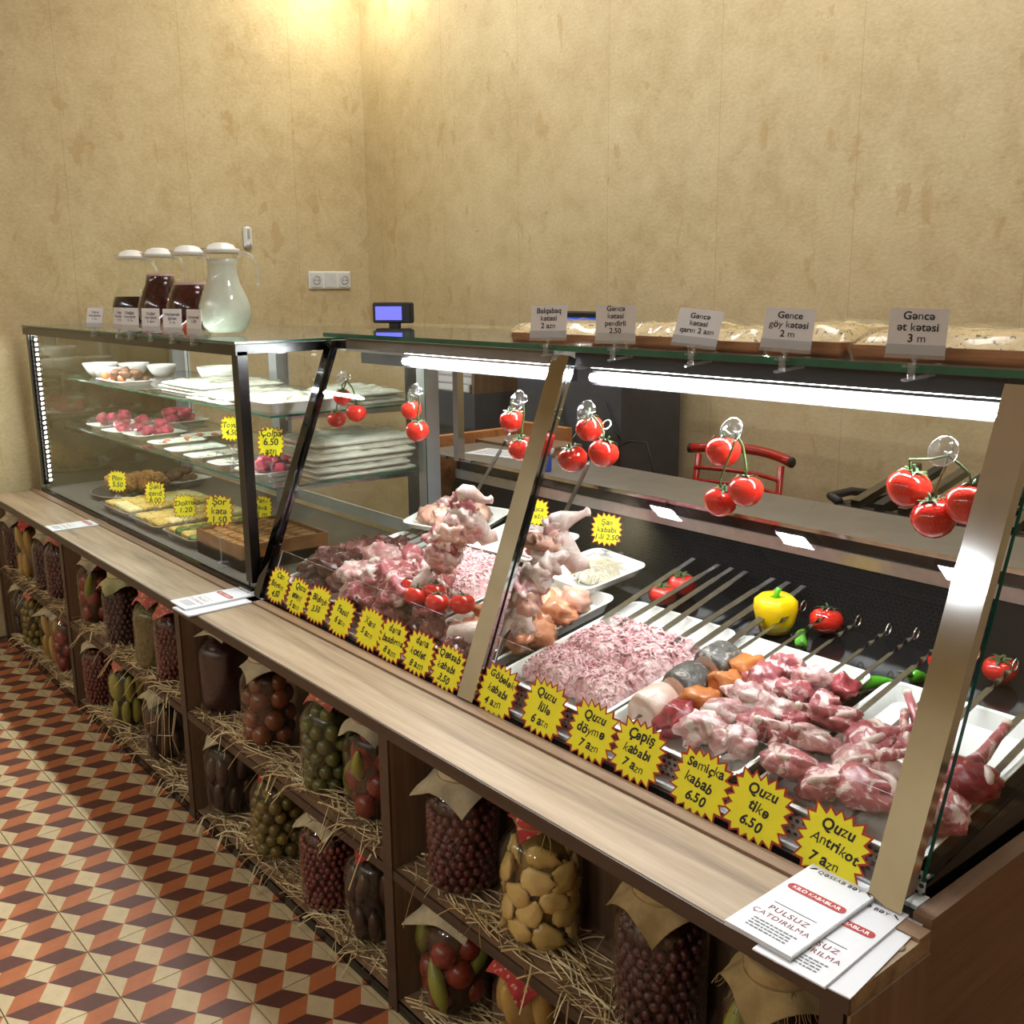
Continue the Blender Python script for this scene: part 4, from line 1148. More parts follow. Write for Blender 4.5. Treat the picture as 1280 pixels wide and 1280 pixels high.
# ------------------------------------------------------------------ food in the pastry case
plain('ceramic', (228, 230, 226), 0.18, 0.0, 0.015)
plain('flat_dough', (214, 210, 190), 0.7, 0.0, 0.06, 40, .3)
plain('lavash', (222, 222, 206), 0.7, 0.0, 0.07, 30, .4)
plain('meat_pink', (196, 66, 92), 0.35, 0.0, 0.25, 60, .3)
plain('meat_brown', (104, 70, 46), 0.5, 0.0, 0.3, 60, .4)
plain('carrot', (204, 108, 60), 0.5, 0.0, 0.2, 50)
plain('pilaf', (196, 140, 70), 0.6, 0.0, 0.3, 90, .6)
plain('leaf_green', (92, 112, 42), 0.5, 0.0, 0.3, 60, .4)
plain('pastry_yellow', (206, 176, 92), 0.5, 0.0, 0.18, 70, .4)
plain('pastry_pale', (220, 206, 150), 0.5, 0.0, 0.1, 50, .3)
plain('foam_tray', (232, 234, 228), 0.5, 0.0, 0.01)
def bowl(x, y, z, r, lab):
    R = empty('white_bowl', (x, y, z), 0, lab, 'bowl', 'white bowls in the pastry case')
    b = MB(); b.lathe([(0, .004), (r * .45, .004), (r * .45, 0), (r * .5, 0), (r * .78, r * .28), (r * .95, r * .62), (r, r * .8), (r * .965, r * .8), (r * .9, r * .6), (r * .7, r * .28), (r * .4, r * .1), (0, r * .08)], 24)
    b.build('bowl', 'ceramic', R)
    b = MB(); b.lathe([(r * .985, r * .8), (r * 1.0, r * .815), (r * .97, r * .815)], 24); b.build('rim', 'ceramic', R)
U = lambda u, v, z=SH_UP: hit(u, v, 2, z)
for (u, v, r, lab) in ((104, 476, .055, 'white bowl at the wall end of the upper glass shelf'), (124, 470, .068, 'white bowl left of the dish of skewers on the upper shelf'), (168, 469, .062, 'white bowl behind the dish of skewers'), (203, 470, .058, 'white bowl right behind the dish of skewers'), (278, 482, .085, 'big white bowl near the corner post on the upper shelf')):
    p = U(u, v); bowl(max(p.x, C1X0 + .22), min(max(p.y, 1.34), 1.70), SH_UP, r, lab)
def tray(x, y, z, w, l, h, rz, lab, cat='tray', grp=None, mat='foam_tray', name='white_tray', tilt=0.0, rim=.014):
    R = empty(name, (x, y, z), rz, lab, cat, grp)
    if tilt: R.rotation_euler = (tilt, 0, rz)
    def ring(a, bb, c, zz, n=5):
        pts = []
        for (sx, sy, a0) in ((1, 1, 0), (-1, 1, 90), (-1, -1, 180), (1, -1, 270)):
            for k in range(n):
                t = math.radians(a0 + 90 * k / (n - 1)); pts.append(Vector((sx * (a - c) + c * math.cos(t), sy * (bb - c) + c * math.sin(t), zz)))
        return pts
    L = [ring(w / 2 - rim * 1.4, l / 2 - rim * 1.4, .02, .0), ring(w / 2 - .006, l / 2 - .006, .025, h - .001), ring(w / 2, l / 2, .028, h - .002), ring(w / 2, l / 2, .028, h), ring(w / 2 - .008, l / 2 - .008, .024, h), ring(w / 2 - rim * 1.6, l / 2 - rim * 1.6, .018, .004)]
    n = len(L[0]); vs = [p for r in L for p in r]; fs = [tuple(reversed(range(n)))]
    for k in range(len(L) - 1):
        for i in range(n): fs.append((k * n + i, k * n + (i + 1) % n, (k + 1) * n + (i + 1) % n, (k + 1) * n + i))
    fs.append(tuple(range((len(L) - 1) * n, len(L) * n)))
    b = MB(); b.add(vs, fs, 0, False); b.build('tray_body', mat, R)
    return R
def spaced(rnd, put, gen, tries=14):
    # the candidate farthest from what already lies there
    best = None
    for _ in range(tries):
        c = gen(); d = min([math.hypot(c[0] - q[0], c[1] - q[1]) for q in put[-40:]] or [1])
        if best is None or d > best[0]: best = (d, c)
    put.append(best[1]); return best[1]
def lumps(root, mat, n, spread, r, seed, name='piece', zb=.006, amp=.35, flat=.6, maxlay=1, label=None, cat=None, group=None):
    rnd = random.Random(seed); base = root.matrix_basis.copy(); put = []
    for k in range(n):
        b = MB(); s = r * rnd.uniform(.75, 1.2)
        cx, cy = spaced(rnd, put, lambda: (rnd.uniform(-spread[0], spread[0]), rnd.uniform(-spread[1], spread[1])))
        b.blob((0, 0, 0), (s, s * rnd.uniform(.7, 1.1), s * flat), 10, 7, amp, 3.0, seed + k * 1.7)
        loose(name, b.mesh(name, mat), base, (cx, cy, zb + s * flat * .8 + (k % maxlay) * s * flat), (rnd.uniform(-.3, .3), rnd.uniform(-.3, .3), rnd.uniform(0, 6)), label, cat, group)
def film(root, w, l, h, seed):
    b = MB(); slab(b, -w / 2, w / 2, -l / 2, l / 2, .006, h, 14, 10, .012, random.Random(seed), .03, 0, 0); b.build('cling_film', 'cling_film', root)
# upper shelf: dish with skewered kebabs, flat doughs in film, trays
p = U(172, 478)
R = tray(p.x, 1.33, SH_UP, .26, .15, .016, 0, 'white oval dish of grilled brown and orange pieces on the upper shelf', 'dish', None, 'ceramic', 'serving_dish')
lumps(R, 'meat_brown', 14, (.09, .045), .020, 4, 'grilled_piece', .012, .4, .7, 2, 'brown grilled piece on the oval dish of the upper shelf', 'grilled meat', 'grilled pieces on the oval dish'); lumps(R, 'carrot', 5, (.09, .05), .014, 9, 'carrot_piece', .014, .3, .8, 1, 'orange piece on the oval dish of the upper shelf', 'vegetable', 'orange pieces on the oval dish')
def dough_stack(x, y, z, w, l, n, lab, seed, mat='lavash', th=.012, rz=0.0):
    R = empty('lavash_stack', (x, y, z), rz, lab, 'flatbread', 'flatbreads in the pastry case')
    rnd = random.Random(seed)
    for k in range(n):
        b = MB(); s = rnd.uniform(.92, 1.04)
        slab(b, -w / 2 * s, w / 2 * s, -l / 2 * s, l / 2 * s, k * th, k * th + th * .95, 14, 12, .016, rnd, .02, 0, 0); b.build('sheet', mat, R, False, (rnd.uniform(-.01, .01), rnd.uniform(-.01, .01), 0))
    b = MB(); slab(b, -w / 2 * 1.03, w / 2 * 1.03, -l / 2 * 1.03, l / 2 * 1.03, 0, n * th + .006, 18, 14, .012, rnd, .02, 0, 0); b.build('cling_film', 'cling_film', R)
dough_stack(U(235, 492).x, 1.46, SH_UP, .36, .30, 3, 'flat dough sheets in film on the upper shelf left of the corner post', 3)
dough_stack(-3.02, 1.42, SH_UP, .30, .30, 2, 'flat dough sheets in film near the right end of the upper shelf', 4)
R = tray(-2.72, 1.40, SH_UP, .26, .26, .03, 0, 'white tray of grey filled pastries at the right end of the upper shelf', 'tray', 'trays in the pastry case')
lumps(R, 'flat_dough', 16, (.09, .09), .028, 12, 'filled_pastry', .008, .2, .5, 1, 'grey filled pastry in the tray on the upper shelf', 'pastry', 'filled pastries on the upper shelf')
dough_stack(-2.76, 1.64, SH_UP, .30, .18, 3, 'pale flatbreads in film at the back of the upper shelf', 6)
# lower shelf
Lo = lambda u, v: hit(u, v, 2, SH_LO)
for k, (u, v, lab) in enumerate(((146, 534, 'leftmost plate of pink meat in film on the lower glass shelf'), (166, 541, 'second plate of pink meat in film on the lower shelf'), (194, 546, 'third plate of pink meat in film, nearest the price star'), (226, 530, 'plate of pink meat set back on the lower shelf'))):
    p = Lo(u, v)
    R = tray(p.x, min(max(p.y, 1.33), 1.66), SH_LO, .15, .20, .018, .1, lab, 'plate', 'film-wrapped plates on the lower shelf')
    lumps(R, 'meat_pink', 7, (.035, .05), .026, k * 3 + 1, 'meat_piece', .008, .4, .75, 2, 'pink meat piece on the ' + lab.split(' of ')[0] + (' set back' if k == 3 else '') + ' of the lower shelf', 'meat', 'pink meat on plate %s' % ['one', 'two', 'three', 'four'][k]); film(R, .14, .19, .056, k)
for k, (u, v, lab) in enumerate(((222, 557, 'first white tray of pale slices in film on the lower shelf'), (245, 566, 'second white tray of pale slices in film on the lower shelf'), (268, 574, 'third white tray of pale slices in film on the lower shelf'), (290, 584, 'fourth white tray of pale slices beside the corner post'), (262, 549, 'white tray with one orange slice set back on the lower shelf'))):
    p = Lo(u, v)
    R = tray(p.x, min(max(p.y, 1.35), 1.62), SH_LO, .115, .19, .02, .0, lab, 'tray', 'film-wrapped trays on the lower shelf')
    lumps(R, 'flat_dough', 6, (.03, .06), .020, k + 60, 'pale_slice', .006, .25, .4, 1, 'pale slice in the ' + lab.split(' of ')[0].split(' with ')[0] + (' set back' if k == 4 else '') + ' on the lower shelf', 'food slice', 'pale slices, tray %s' % ['one', 'two', 'three', 'four', 'five'][k])
    if k in (0, 4): lumps(R, 'carrot', 2, (.02, .05), .016, k + 9, 'orange_slice', .012, .2, .5, 1, 'orange slice in the ' + ('first white tray' if k == 0 else 'tray set back') + ' on the lower shelf', 'food slice', 'orange slices, tray %s' % ['one', 'two', 'three', 'four', 'five'][k])
    film(R, .11, .18, .030, k + 8)
p = Lo(352, 580)
R = tray(-2.78, 1.36, SH_LO, .17, .18, .018, 0, 'plate of pink meat in film behind the corner post', 'plate', 'film-wrapped plates on the lower shelf')
lumps(R, 'meat_pink', 7, (.05, .05), .026, 77, 'meat_piece', .008, .4, .75, 2, 'pink meat piece on the plate behind the corner post', 'meat', 'pink meat behind the post'); film(R, .16, .17, .05, 5)
dough_stack(-2.68, 1.56, SH_LO, .24, .34, 6, 'tall pile of pale lavash in film at the right end of the lower shelf', 9, 'lavash', .019)
# deck
D1 = .6455
Dk = lambda u, v: hit(u, v, 2, D1)
p = Dk(138, 622); R = empty('round_platter', (max(p.x, C1X0 + .24), 1.40, D1), 0, 'round steel platter of orange rice with greens at the wall end', 'platter')
b = MB(); b.lathe([(0, .002), (.13, .002), (.17, .022), (.175, .022), (.135, -.0), (0, 0)], 32); b.build('platter_body', 'steel_brushed', R)
lumps(R, 'pilaf', 16, (.075, .075), .034, 21, 'rice_ball', .008, .5, .7, 2, 'orange rice lump on the round steel platter', 'rice', 'rice lumps on the platter'); lumps(R, 'leaf_green', 9, (.10, .09), .020, 33, 'herb_sprig', .010, .5, .7, 1, 'green herb lump on the round steel platter', 'herb', 'herbs on the platter')
p = Dk(222, 606); R = tray(p.x, min(p.y, 1.66), D1, .26, .19, .035, .2, 'square white dish of brown braised meat', 'dish', None, 'ceramic', 'serving_dish', 0, .03)
lumps(R, 'meat_brown', 9, (.05, .04), .030, 15, 'meat_piece', .014, .4, .6, 2, 'brown braised meat piece on the square white dish', 'meat', 'braised meat on the square dish'); lumps(R, 'flat_dough', 5, (.06, .04), .024, 41, 'pale_garnish', .006, .3, .4, 1, 'pale garnish on the square white dish', 'garnish', 'garnish on the square dish')
def pastry_tray(u, v, w, l, mats, lab, seed, rows=7, cols=3):
    R = tray(u, v, D1, w, l, .028, 0, lab, 'tray', 'trays of pastries on the case floor', 'steel_brushed', 'pastry_tray'); base = R.matrix_basis.copy()
    rnd = random.Random(seed)
    dx = (w - .04) / cols; dy = (l - .04) / rows
    for i in range(cols):
        for j in range(rows):
            m = mats[i % len(mats)] if len(mats) > 1 and rnd.random() < .8 else rnd.choice(mats)
            b = MB(); b.bbox(-dx * .485, dx * .485, -dy * .485, dy * .485, -.012, .010 + .003 * ((i * 5 + j * 3) % 3), .006)
            loose('pastry', b.mesh('pastry', m), base, (-w / 2 + .02 + dx * (i + .5), -l / 2 + .02 + dy * (j + .5), .024), (0, 0, rnd.uniform(-.1, .1)), {'pastry_yellow': 'golden', 'pastry_pale': 'cream', 'leaf_green': 'green'}[m] + ' pastry in the ' + {3: 'leftmost steel tray', 5: 'middle steel tray', 8: 'steel tray with green herbs'}[seed] + ' of the case floor', 'pastry', {'pastry_yellow': 'golden', 'pastry_pale': 'cream', 'leaf_green': 'green'}[m] + ' pastries, tray %d' % seed)
pastry_tray(-3.735, 1.365, .30, .36, ['pastry_yellow', 'pastry_pale', 'pastry_yellow'], 'steel tray of yellow and cream pastries, leftmost on the floor of the case', 3, 6, 3)
pastry_tray(-3.44, 1.365, .27, .36, ['pastry_yellow', 'pastry_yellow', 'pastry_pale'], 'steel tray of golden pastries in the middle of the case floor', 5, 7, 3)
pastry_tray(-3.165, 1.365, .25, .34, ['pastry_yellow', 'leaf_green', 'pastry_yellow'], 'steel tray of yellow pastries with green herbs', 8, 7, 4)
p = Dk(297, 686); R = empty('baklava_box', (-2.845, 1.345, D1), 0, 'brown box packed with baklava pieces beside the corner post', 'pastry box')
plain('box_brown', (134, 92, 56), 0.18, 0.0, 0.1)
plain('baklava', (170, 122, 66), 0.35, 0.0, 0.3, 60, .5)
b = MB()
for (x0, x1, y0, y1) in ((-.16, .16, -.14, -.134), (-.16, .16, .134, .14), (-.16, -.154, -.134, .134), (.154, .16, -.134, .134)): b.box(x0, x1, y0, y1, 0, .078)
b.box(-.16, .16, -.14, .14, 0, .038); b.build('box_body', 'box_brown', R)
for i in range(8):
    for j in range(7):
        b = MB() if (i + j) == 0 else b
        if i + j == 0:
            b.bbox(-.016, .016, -.017, .017, .0, .03, .005); BK = b.mesh('baklava_piece', 'baklava')
        loose('baklava_piece', BK, R.matrix_basis.copy(), (-.133 + i * .038, -.114 + j * .038, .040 + .004 * ((i * 3 + j) % 3)), (0, 0, PI / 4 * .2 * ((i + j) % 3)), 'baklava piece in the brown box beside the corner post', 'baklava', 'baklava pieces in the box')
SG = 'yellow price stars in the pastry case'
for (u, v, y, z, w, body, lab) in (
        (148, 605, 1.30, D1 + .10, .078, 'Plov\n5.50', 'yellow price star by the round platter'),
        (195, 617, 1.28, D1 + .095, .078, 'Şəki\nqənd\n6.00', 'yellow price star before the leftmost pastry tray'),
        (233, 633, 1.27, D1 + .10, .072, 'Dolma\n1.20', 'yellow price star turned sideways before the herb pastries'),
        (275, 639, 1.188, D1 + .11, .085, 'Şor\nkətə\n1.50', 'yellow price star above the baklava box'),
        (329, 645, 1.505, D1 + .12, .075, 'Pax-\nlava\n1 m', 'yellow price star right of the corner post'),
        (291, 536, 1.30, SH_LO + .035, .070, 'Toyuq\n4.50', 'yellow price star at the edge of the lower shelf left of the post'),
        (340, 553, 1.31, SH_LO + .04, .080, 'Çolpa\n6.50\nazn', 'yellow price star on the lower shelf right of the post')):
    p = hit(u, v, 1, y); w *= 1.28
    base = D1 if p.z < .85 else SH_LO
    st = max(.012, p.z - base - w / 2 - .014)
    clip_sign((p.x, y, base + .013), .7 if 'sideways' not in lab else 1.2, .1, w, w * 1.05, body, w * .26, lab, SG, 0, st, True, 'price_star')
# ------------------------------------------------------------------ price bursts stuck on the slanted glass
gdir = Vector((0, GT.y - GB.y, GT.z - GB.z)).normalized(); gn = Vector((1, 0, 0)).cross(gdir)
def glass_pt(u, v): return plane_hit(u, v, Vector((0, gy(.63), .63)) + gn * .0056, gn)
ST = [(348, 732, 'Can\nBorum\n4.50'), (372, 746, 'Quzu\nətəyi\n5 azn'), (398, 756, 'Bildirçin\n3.50'), (427, 771, 'Fasul\n6 azn'), (462, 786, 'Xanı\n5 azn'), (490, 801, 'dana\nbasdırma\n8 azn'), (524, 817, 'dana\nkotlet\n8 azn'), (560, 835, 'Qəssab\nkababı\n3.50'),
      (622, 864, 'Göbələk\nkababı\n4 azn'), (680, 886, 'Quzu\nlülə\n6 azn'), (740, 915, 'Quzu\ndöymə\n7 azn'), (797, 940, 'Çəpiş\nkababı\n7 azn'), (876, 980, 'Semiçka\nkabab\n6.50'), (947, 1011, 'Quzu\ntikə\n6.50'), (1040, 1058, 'Quzu\nAntrikot\n7 azn')]
for k, (u, v, body) in enumerate(ST):
    p = glass_pt(u, v)
    w, h = (.134, .118) if k < 8 else (.140, .128)
    root = empty('price_sticker', p, 0, 'yellow burst price sticker reading %s' % body.replace('\n', ' '), 'price sticker', 'yellow price stickers on the slanted glass')
    rnd = random.Random(k)
    rot = Matrix((Vector((1, 0, 0)), gdir, gn)).transposed().to_4x4() @ Matrix.Rotation(rnd.uniform(-.06, .06) - .03, 4, 'Z')
    root.rotation_mode = 'XYZ'; root.rotation_euler = rot.to_euler()
    b = MB(); b.prism(burst(w / 2, h / 2, 20, .80, k), 0, .0004); b.build('red_rim', 'star_red', root)
    b = MB(); b.prism(burst(w / 2 * .915, h / 2 * .915, 20, .79, k), .0004, .0008); b.build('yellow_burst', 'star_yellow', root)
    lines = body.split('\n'); n = len(lines)
    for i, ln in enumerate(lines):
        sz = .0225 if len(ln) < 7 else .0205
        if i == n - 1: sz = .0215
        text(ln, sz * 1.05, 'ink_black', root, (rnd.uniform(-.006, .004), ((n - 1) / 2 - i) * .0250 + .002, .0011), (0, 0, rnd.uniform(-.08, .06)), 'handwriting', .03, .15, 'CENTER', 1.04, 1, None, .13, .088)

# ------------------------------------------------------------------ tomatoes hung on suction hooks behind the glass
t = NT('tomato_skin'); v = t.coords()
f = t.noise(v, 14, 3); t.bsdf(t.ramp(f, [(.3, srgb(176, 22, 20)), (.7, srgb(222, 52, 36))]), .12, 0, None, Coat_Weight=.4); MATS['tomato_skin'] = t.m
plain('calyx', (54, 76, 34), 0.6, 0.0, 0.2, 60)
plain('vine', (78, 98, 48), 0.6, 0.0, 0.2, 60)
def tom_wob(a, k): return 1 + .025 * math.cos(5 * a) * (1 if k > 4 else .4)
b = MB(); b.lathe([(0, -.84), (.3, -.82), (.62, -.66), (.88, -.34), (1.0, .02), (.94, .36), (.74, .64), (.46, .78), (.22, .76), (0, .66)], 22, 0, None, True, tom_wob)
TOM = b.mesh('tomato', 'tomato_skin')
b = MB()
for k in range(6):
    a = k * PI / 3 + .2; c, s = math.cos(a), math.sin(a)
    pts = [(0, .70), (.25, .86), (.55, .90), (.80, .74)]; w = [.10, .13, .09, .01]
    vs = []
    for (r, z), ww in zip(pts, w): vs += [(r * c - ww * s, r * s + ww * c, z), (r * c + ww * s, r * s - ww * c, z)]
    b.add(vs, [(0, 1, 3, 2), (2, 3, 5, 4), (4, 5, 7, 6)])
b.tube([(0, 0, .66), (.05, 0, .95), (.14, .04, 1.15)], .07, 6)
CALYX = b.mesh('calyx', 'calyx')
def tomato(root, loc, r, rnd, cal=True, name='tomato'):
    o = inst(name, TOM, root, loc, (rnd.uniform(-.3, .3), rnd.uniform(-.3, .3), rnd.uniform(0, 6)), (r, r, r))
    if cal: inst('calyx', CALYX, o)
    return o
b = MB(); b.lathe([(.0, -.004), (.006, -.004), (.007, .000), (.018, .003), (.020, .005), (.018, .0055), (.008, .004), (.006, .012), (0, .013)], 20); CUP = b.mesh('cup', 'clear_plastic')
b = MB(); b.tube([(0, 0, .010), (0, 0, .022), (0, -.006, .030), (0, -.014, .028), (0, -.016, .020)], .0018, 6); HOOK = b.mesh('hook', 'steel')
CL = [((425, 472), [(428, 497, .8), (421, 524, .86), (445, 516, .9)], 'first tomato bunch hung next to the leftmost chrome post'),
      ((515, 490), [(514, 513, .86), (522, 539, .95)], 'two-tomato bunch hung before the white door frame'),
      ((645, 500), [(640, 526, .9), (652, 561, .95)], 'two-tomato bunch hung left of the middle chrome post'),
      ((730, 513), [(737, 536, .95), (716, 574, 1.0), (754, 567, 1.0)], 'three-tomato bunch hung right of the middle chrome post'),
      ((912, 537), [(904, 565, 1.0), (900, 628, .95), (932, 614, 1.0)], 'three-tomato bunch on a long vine before the red chair'),
      ((1177, 563), [(1136, 611, 1.08), (1168, 648, 1.08), (1211, 632, 1.08)], 'three big tomatoes hung before the black grill rack')]
for k, ((cu, cv), ts, lab) in enumerate(CL):
    c = plane_hit(cu, cv, Vector((0, gy(.63), .63)) - gn * .006, gn)
    H_ = empty('suction_hook', c, 0, 'clear suction hook on the glass holding the %s' % lab.replace(' hung', '').replace('-', ' ').split(' next')[0].split(' before')[0].split(' on a')[0].split(' left')[0].split(' right')[0] + [' by the first post', ' by the door frame', ' left of the middle post', ' right of the middle post', ' before the chair', ' before the grill'][k], 'suction hook', 'suction hooks on the glass')
    H_.rotation_euler = Matrix((Vector((1, 0, 0)), -gdir, -gn)).transposed().to_euler()
    inst('cup', CUP, H_, (0, 0, 0), (0, 0, 0), (1.15, 1.15, .8)); inst('hook', HOOK, H_)
    yb = c.y + .042
    root = empty('tomato_bunch', (c.x, yb, c.z - .01), 0, lab, 'tomatoes', 'tomato bunches hung behind the glass')
    rnd = random.Random(k + 2); ps = []
    for i, (u, vv, s) in enumerate(ts):
        q = hit(u, vv, 1, yb + (.012 if i == 0 else -.006 * i))
        r = .0315 * s
        tomato(root, q - Vector(root.location), r, rnd); ps.append((q - Vector(root.location), r))
    b = MB()
    for (q, r) in ps:
        top = q + Vector((0, 0, r * .9))
        b.tube([Vector((0, -.022, .0)), Vector((top.x * .4, -.012, min(-.004, top.z * .3))), top + Vector((-.004, .004, .014)), top], .0022, 6)
    b.build('vine', 'vine', root)

# ------------------------------------------------------------------ meat materials
def meat_mat(name, dark, mid, fat, scale=16.0, fatpos=.62, rough=.28):
    t = NT(name); v = t.coords((1, 1, 1), 'Object'); oi = t.n('ShaderNodeObjectInfo')
    off = t.n('ShaderNodeVectorMath', operation='ADD'); t.set(off, 0, v); t.set(off, 1, oi.outputs['Random'])
    f = t.noise(off.outputs[0], scale, 4, .6, 1.4)
    c = t.ramp(f, [(.30, srgb(*dark)), (.48, srgb(*mid)), (fatpos, srgb(*mid)), (fatpos + .07, srgb(*fat))])
    t.bsdf(c, rough, 0, t.bump(f, .35, .006)); MATS[name] = t.m
meat_mat('lamb', (128, 52, 58), (176, 98, 102), (228, 204, 198), 26, .52)
meat_mat('lamb_pink', (166, 98, 100), (206, 160, 156), (236, 218, 212), 24, .50)
meat_mat('beef', (100, 26, 36), (152, 54, 62), (216, 176, 170), 26, .60)
meat_mat('liver', (50, 26, 26), (88, 50, 46), (120, 84, 76), 12, .70, .2)
meat_mat('offal', (70, 34, 36), (122, 72, 68), (176, 134, 124), 22, .60, .2)
meat_mat('chicken', (186, 126, 108), (216, 168, 148), (238, 214, 200), 18, .58)
meat_mat('chicken_marinated', (186, 112, 80), (218, 152, 112), (236, 192, 158), 16, .60)
meat_mat('poultry_skin', (196, 164, 152), (220, 198, 188), (236, 224, 216), 24, .55)
meat_mat('salmon', (176, 88, 44), (206, 128, 70), (226, 172, 120), 30, .66)
meat_mat('fish_skin', (40, 42, 44), (92, 90, 86), (164, 154, 142), 55, .56, .4)
meat_mat('fish_flesh', (206, 168, 150), (222, 194, 178), (236, 218, 206), 20, .60)
def mince_mat():
    t = NT('mince'); v = t.coords()
    vo = t.n('ShaderNodeTexVoronoi', ins={'Vector': t.coords((1, 1, 1)), 'Scale': 130.0})
    f = t.noise(v, 75, 3, .6, .8); g = t.noise(v, 20, 2)
    c = t.ramp(t.math('MULTIPLY_ADD', g, .3, t.math('MULTIPLY', f, .75)), [(.34, srgb(158, 82, 92)), (.48, srgb(214, 160, 162)), (.62, srgb(238, 208, 206))])
    h = t.math('MULTIPLY_ADD', f, .6, t.math('MULTIPLY', vo.outputs['Distance'], -.5))
    t.bsdf(c, .38, 0, t.bump(h, .9, .006)); MATS['mince'] = t.m
mince_mat()
plain('bone', (226, 206, 190), .4, 0, .06)
plain('noodle', (206, 196, 170), .45, 0, .12, 50)
plain('pepper_yellow', (240, 200, 16), .14, 0, .05, 10)
plain('chili_green', (84, 172, 40), .2, 0, .12, 20)

def deck_pt(x, y, h=0.0): return Vector((x, y, deckz(y) + h))
def dtray(x, y, w, l, lab, h=.030, rz=0.0, up=0.0): return tray(x, y, deckz(y) + up, w, l, h, rz, lab, 'tray', 'white trays in the meat counter', 'foam_tray', 'white_tray', DA)
dtray(-.752, 1.405, .285, .41, 'white tray under the chops at the near end of the meat counter')
dtray(-1.070, 1.405, .295, .41, 'white tray under the fish and lamb skewers')
dtray(-1.372, 1.405, .295, .41, 'white tray under the minced meat of the right bay')
dtray(-1.690, 1.400, .26, .40, 'white tray under the marinated chicken beside the middle post')
dtray(-1.975, 1.400, .28, .40, 'white tray under the minced meat and tomatoes of the left bay')
dtray(-2.285, 1.400, .30, .40, 'white tray under the dark offal at the far end of the meat counter')

# minced meat cut in blocks
def mince_block(x, y, w, l, h, lab, seed, up=.010):
    root = empty('minced_meat', deck_pt(x, y, up), 0, lab, 'minced meat', 'minced meat in the counter')
    root.rotation_euler = (DA, 0, random.Random(seed).uniform(-.05, .05))
    b = MB(); rnd = random.Random(seed)
    sd = rnd.uniform(0, 40); nx, ny = 26, 26; vs = []
    for j in range(ny + 1):
        for i in range(nx + 1):
            u, q = i / nx, j / ny
            e = min(u, 1 - u, q, 1 - q) * min(w, l)
            k = math.sqrt(min(1, e / .022))
            X = (u - .5) * w; Y = (q - .5) * l
            n = noise.noise(Vector((X * 70, Y * 70, sd))) * .0045 + noise.noise(Vector((X * 170, Y * 170, sd + 9))) * .0030
            vs.append((X + n * (1 - k) * 2, Y + n * (1 - k) * 2, h * k + n * k))
    n1 = nx + 1
    b.add(vs, [(j * n1 + i, j * n1 + i + 1, (j + 1) * n1 + i + 1, (j + 1) * n1 + i) for j in range(ny) for i in range(nx)], 0, True)
    b.build('mince_heap', 'mince', root)
    b = MB()      # short strands of mince lying on the heap
    for k in range(int(w * l * 9000)):
        X = rnd.uniform(-.47, .47) * w; Y = rnd.uniform(-.47, .47) * l; a = rnd.uniform(0, 6.3); L = rnd.uniform(.004, .010)
        e = min(.5 * w - abs(X), .5 * l - abs(Y)); z = h * math.sqrt(min(1, e / .022))
        c, s = math.cos(a) * L, math.sin(a) * L
        b.tube([(X - c, Y - s, z - .001), (X + s * .3, Y - c * .3, z + .0035), (X + c, Y + s, z)], [.0016, .0026, .0014], 4, 0, False)
    o = b.build('mince_strands', 'mince', root); o['kind'] = 'stuff'
k = 0
for (i, j, nm) in ((0, 0, 'front left'), (1, 0, 'front right'), (0, 1, 'middle left'), (1, 1, 'middle right')):
    mince_block(-1.432 + i * .122, 1.305 + j * .112, .126, .116, .040, 'pink minced meat block, %s of the four in the right bay' % nm, 30 + k); k += 1
mince_block(-1.372, 1.50, .24, .055, .032, 'thin strip of minced meat behind the four blocks', 41)
mince_block(-1.99, 1.475, .21, .22, .050, 'mound of pale minced meat behind the tomatoes in the left bay', 42)

# skewers
def skewer(x, y0, y1, lab, h0=.034, h1=.052, w=.008, ring=True, dx=0.0, twist=True):
    p0, p1 = deck_pt(x, y0, h0), deck_pt(x + dx, y1, h1)
    L = (p1 - p0).length
    root = empty('skewer', p0, 0, lab, 'skewer', 'steel skewers in the meat counter')
    q = (p1 - p0)
    b = MB(); d = q.normalized()
    e = p0 + d * (L * .80) - p0
    b.bar(d * .03, e, w, .0018); b.add([d * .03 + Vector((-w / 2, 0, 0)), d * .03 + Vector((w / 2, 0, 0)), Vector((0, 0, 0)), d * .03 + Vector((0, 0, .001))], [(0, 1, 2), (0, 2, 3), (1, 3, 2)])
    b.build('blade', 'skewer_steel', root)
    b = MB()
    if twist:
        n = 14; vs = []
        for i in range(n + 1):
            c = e + (q * .95 - e) * (i / n); a = PI * 2.5 * i / n
            o = Vector((math.cos(a), 0, math.sin(a))) * (w * .45)
            vs += [c - o, c + o]
        b.add(vs, [(2 * i, 2 * i + 1, 2 * i + 3, 2 * i + 2) for i in range(n)], 0, True)
        b.add([p + Vector((0, 0, .0012)) for p in vs], [(2 * i + 2, 2 * i + 3, 2 * i + 1, 2 * i) for i in range(n)], 0, True)
    else: b.bar(e, q * .97, w * .8, .002)
    b.build('twisted_shank', 'skewer_steel', root)
    if ring:
        c = q * .95 + d * .010
        b = MB(); b.tube([c + (d * math.cos(a) + Vector((0, 0, 1)) * math.sin(a)) * .0105 for a in [2 * PI * i / 14 for i in range(14)]], .0016, 5, closed=True); b.build('ring', 'steel', root)
    root['_d'] = 0
    del root['_d']
    return root, d, L
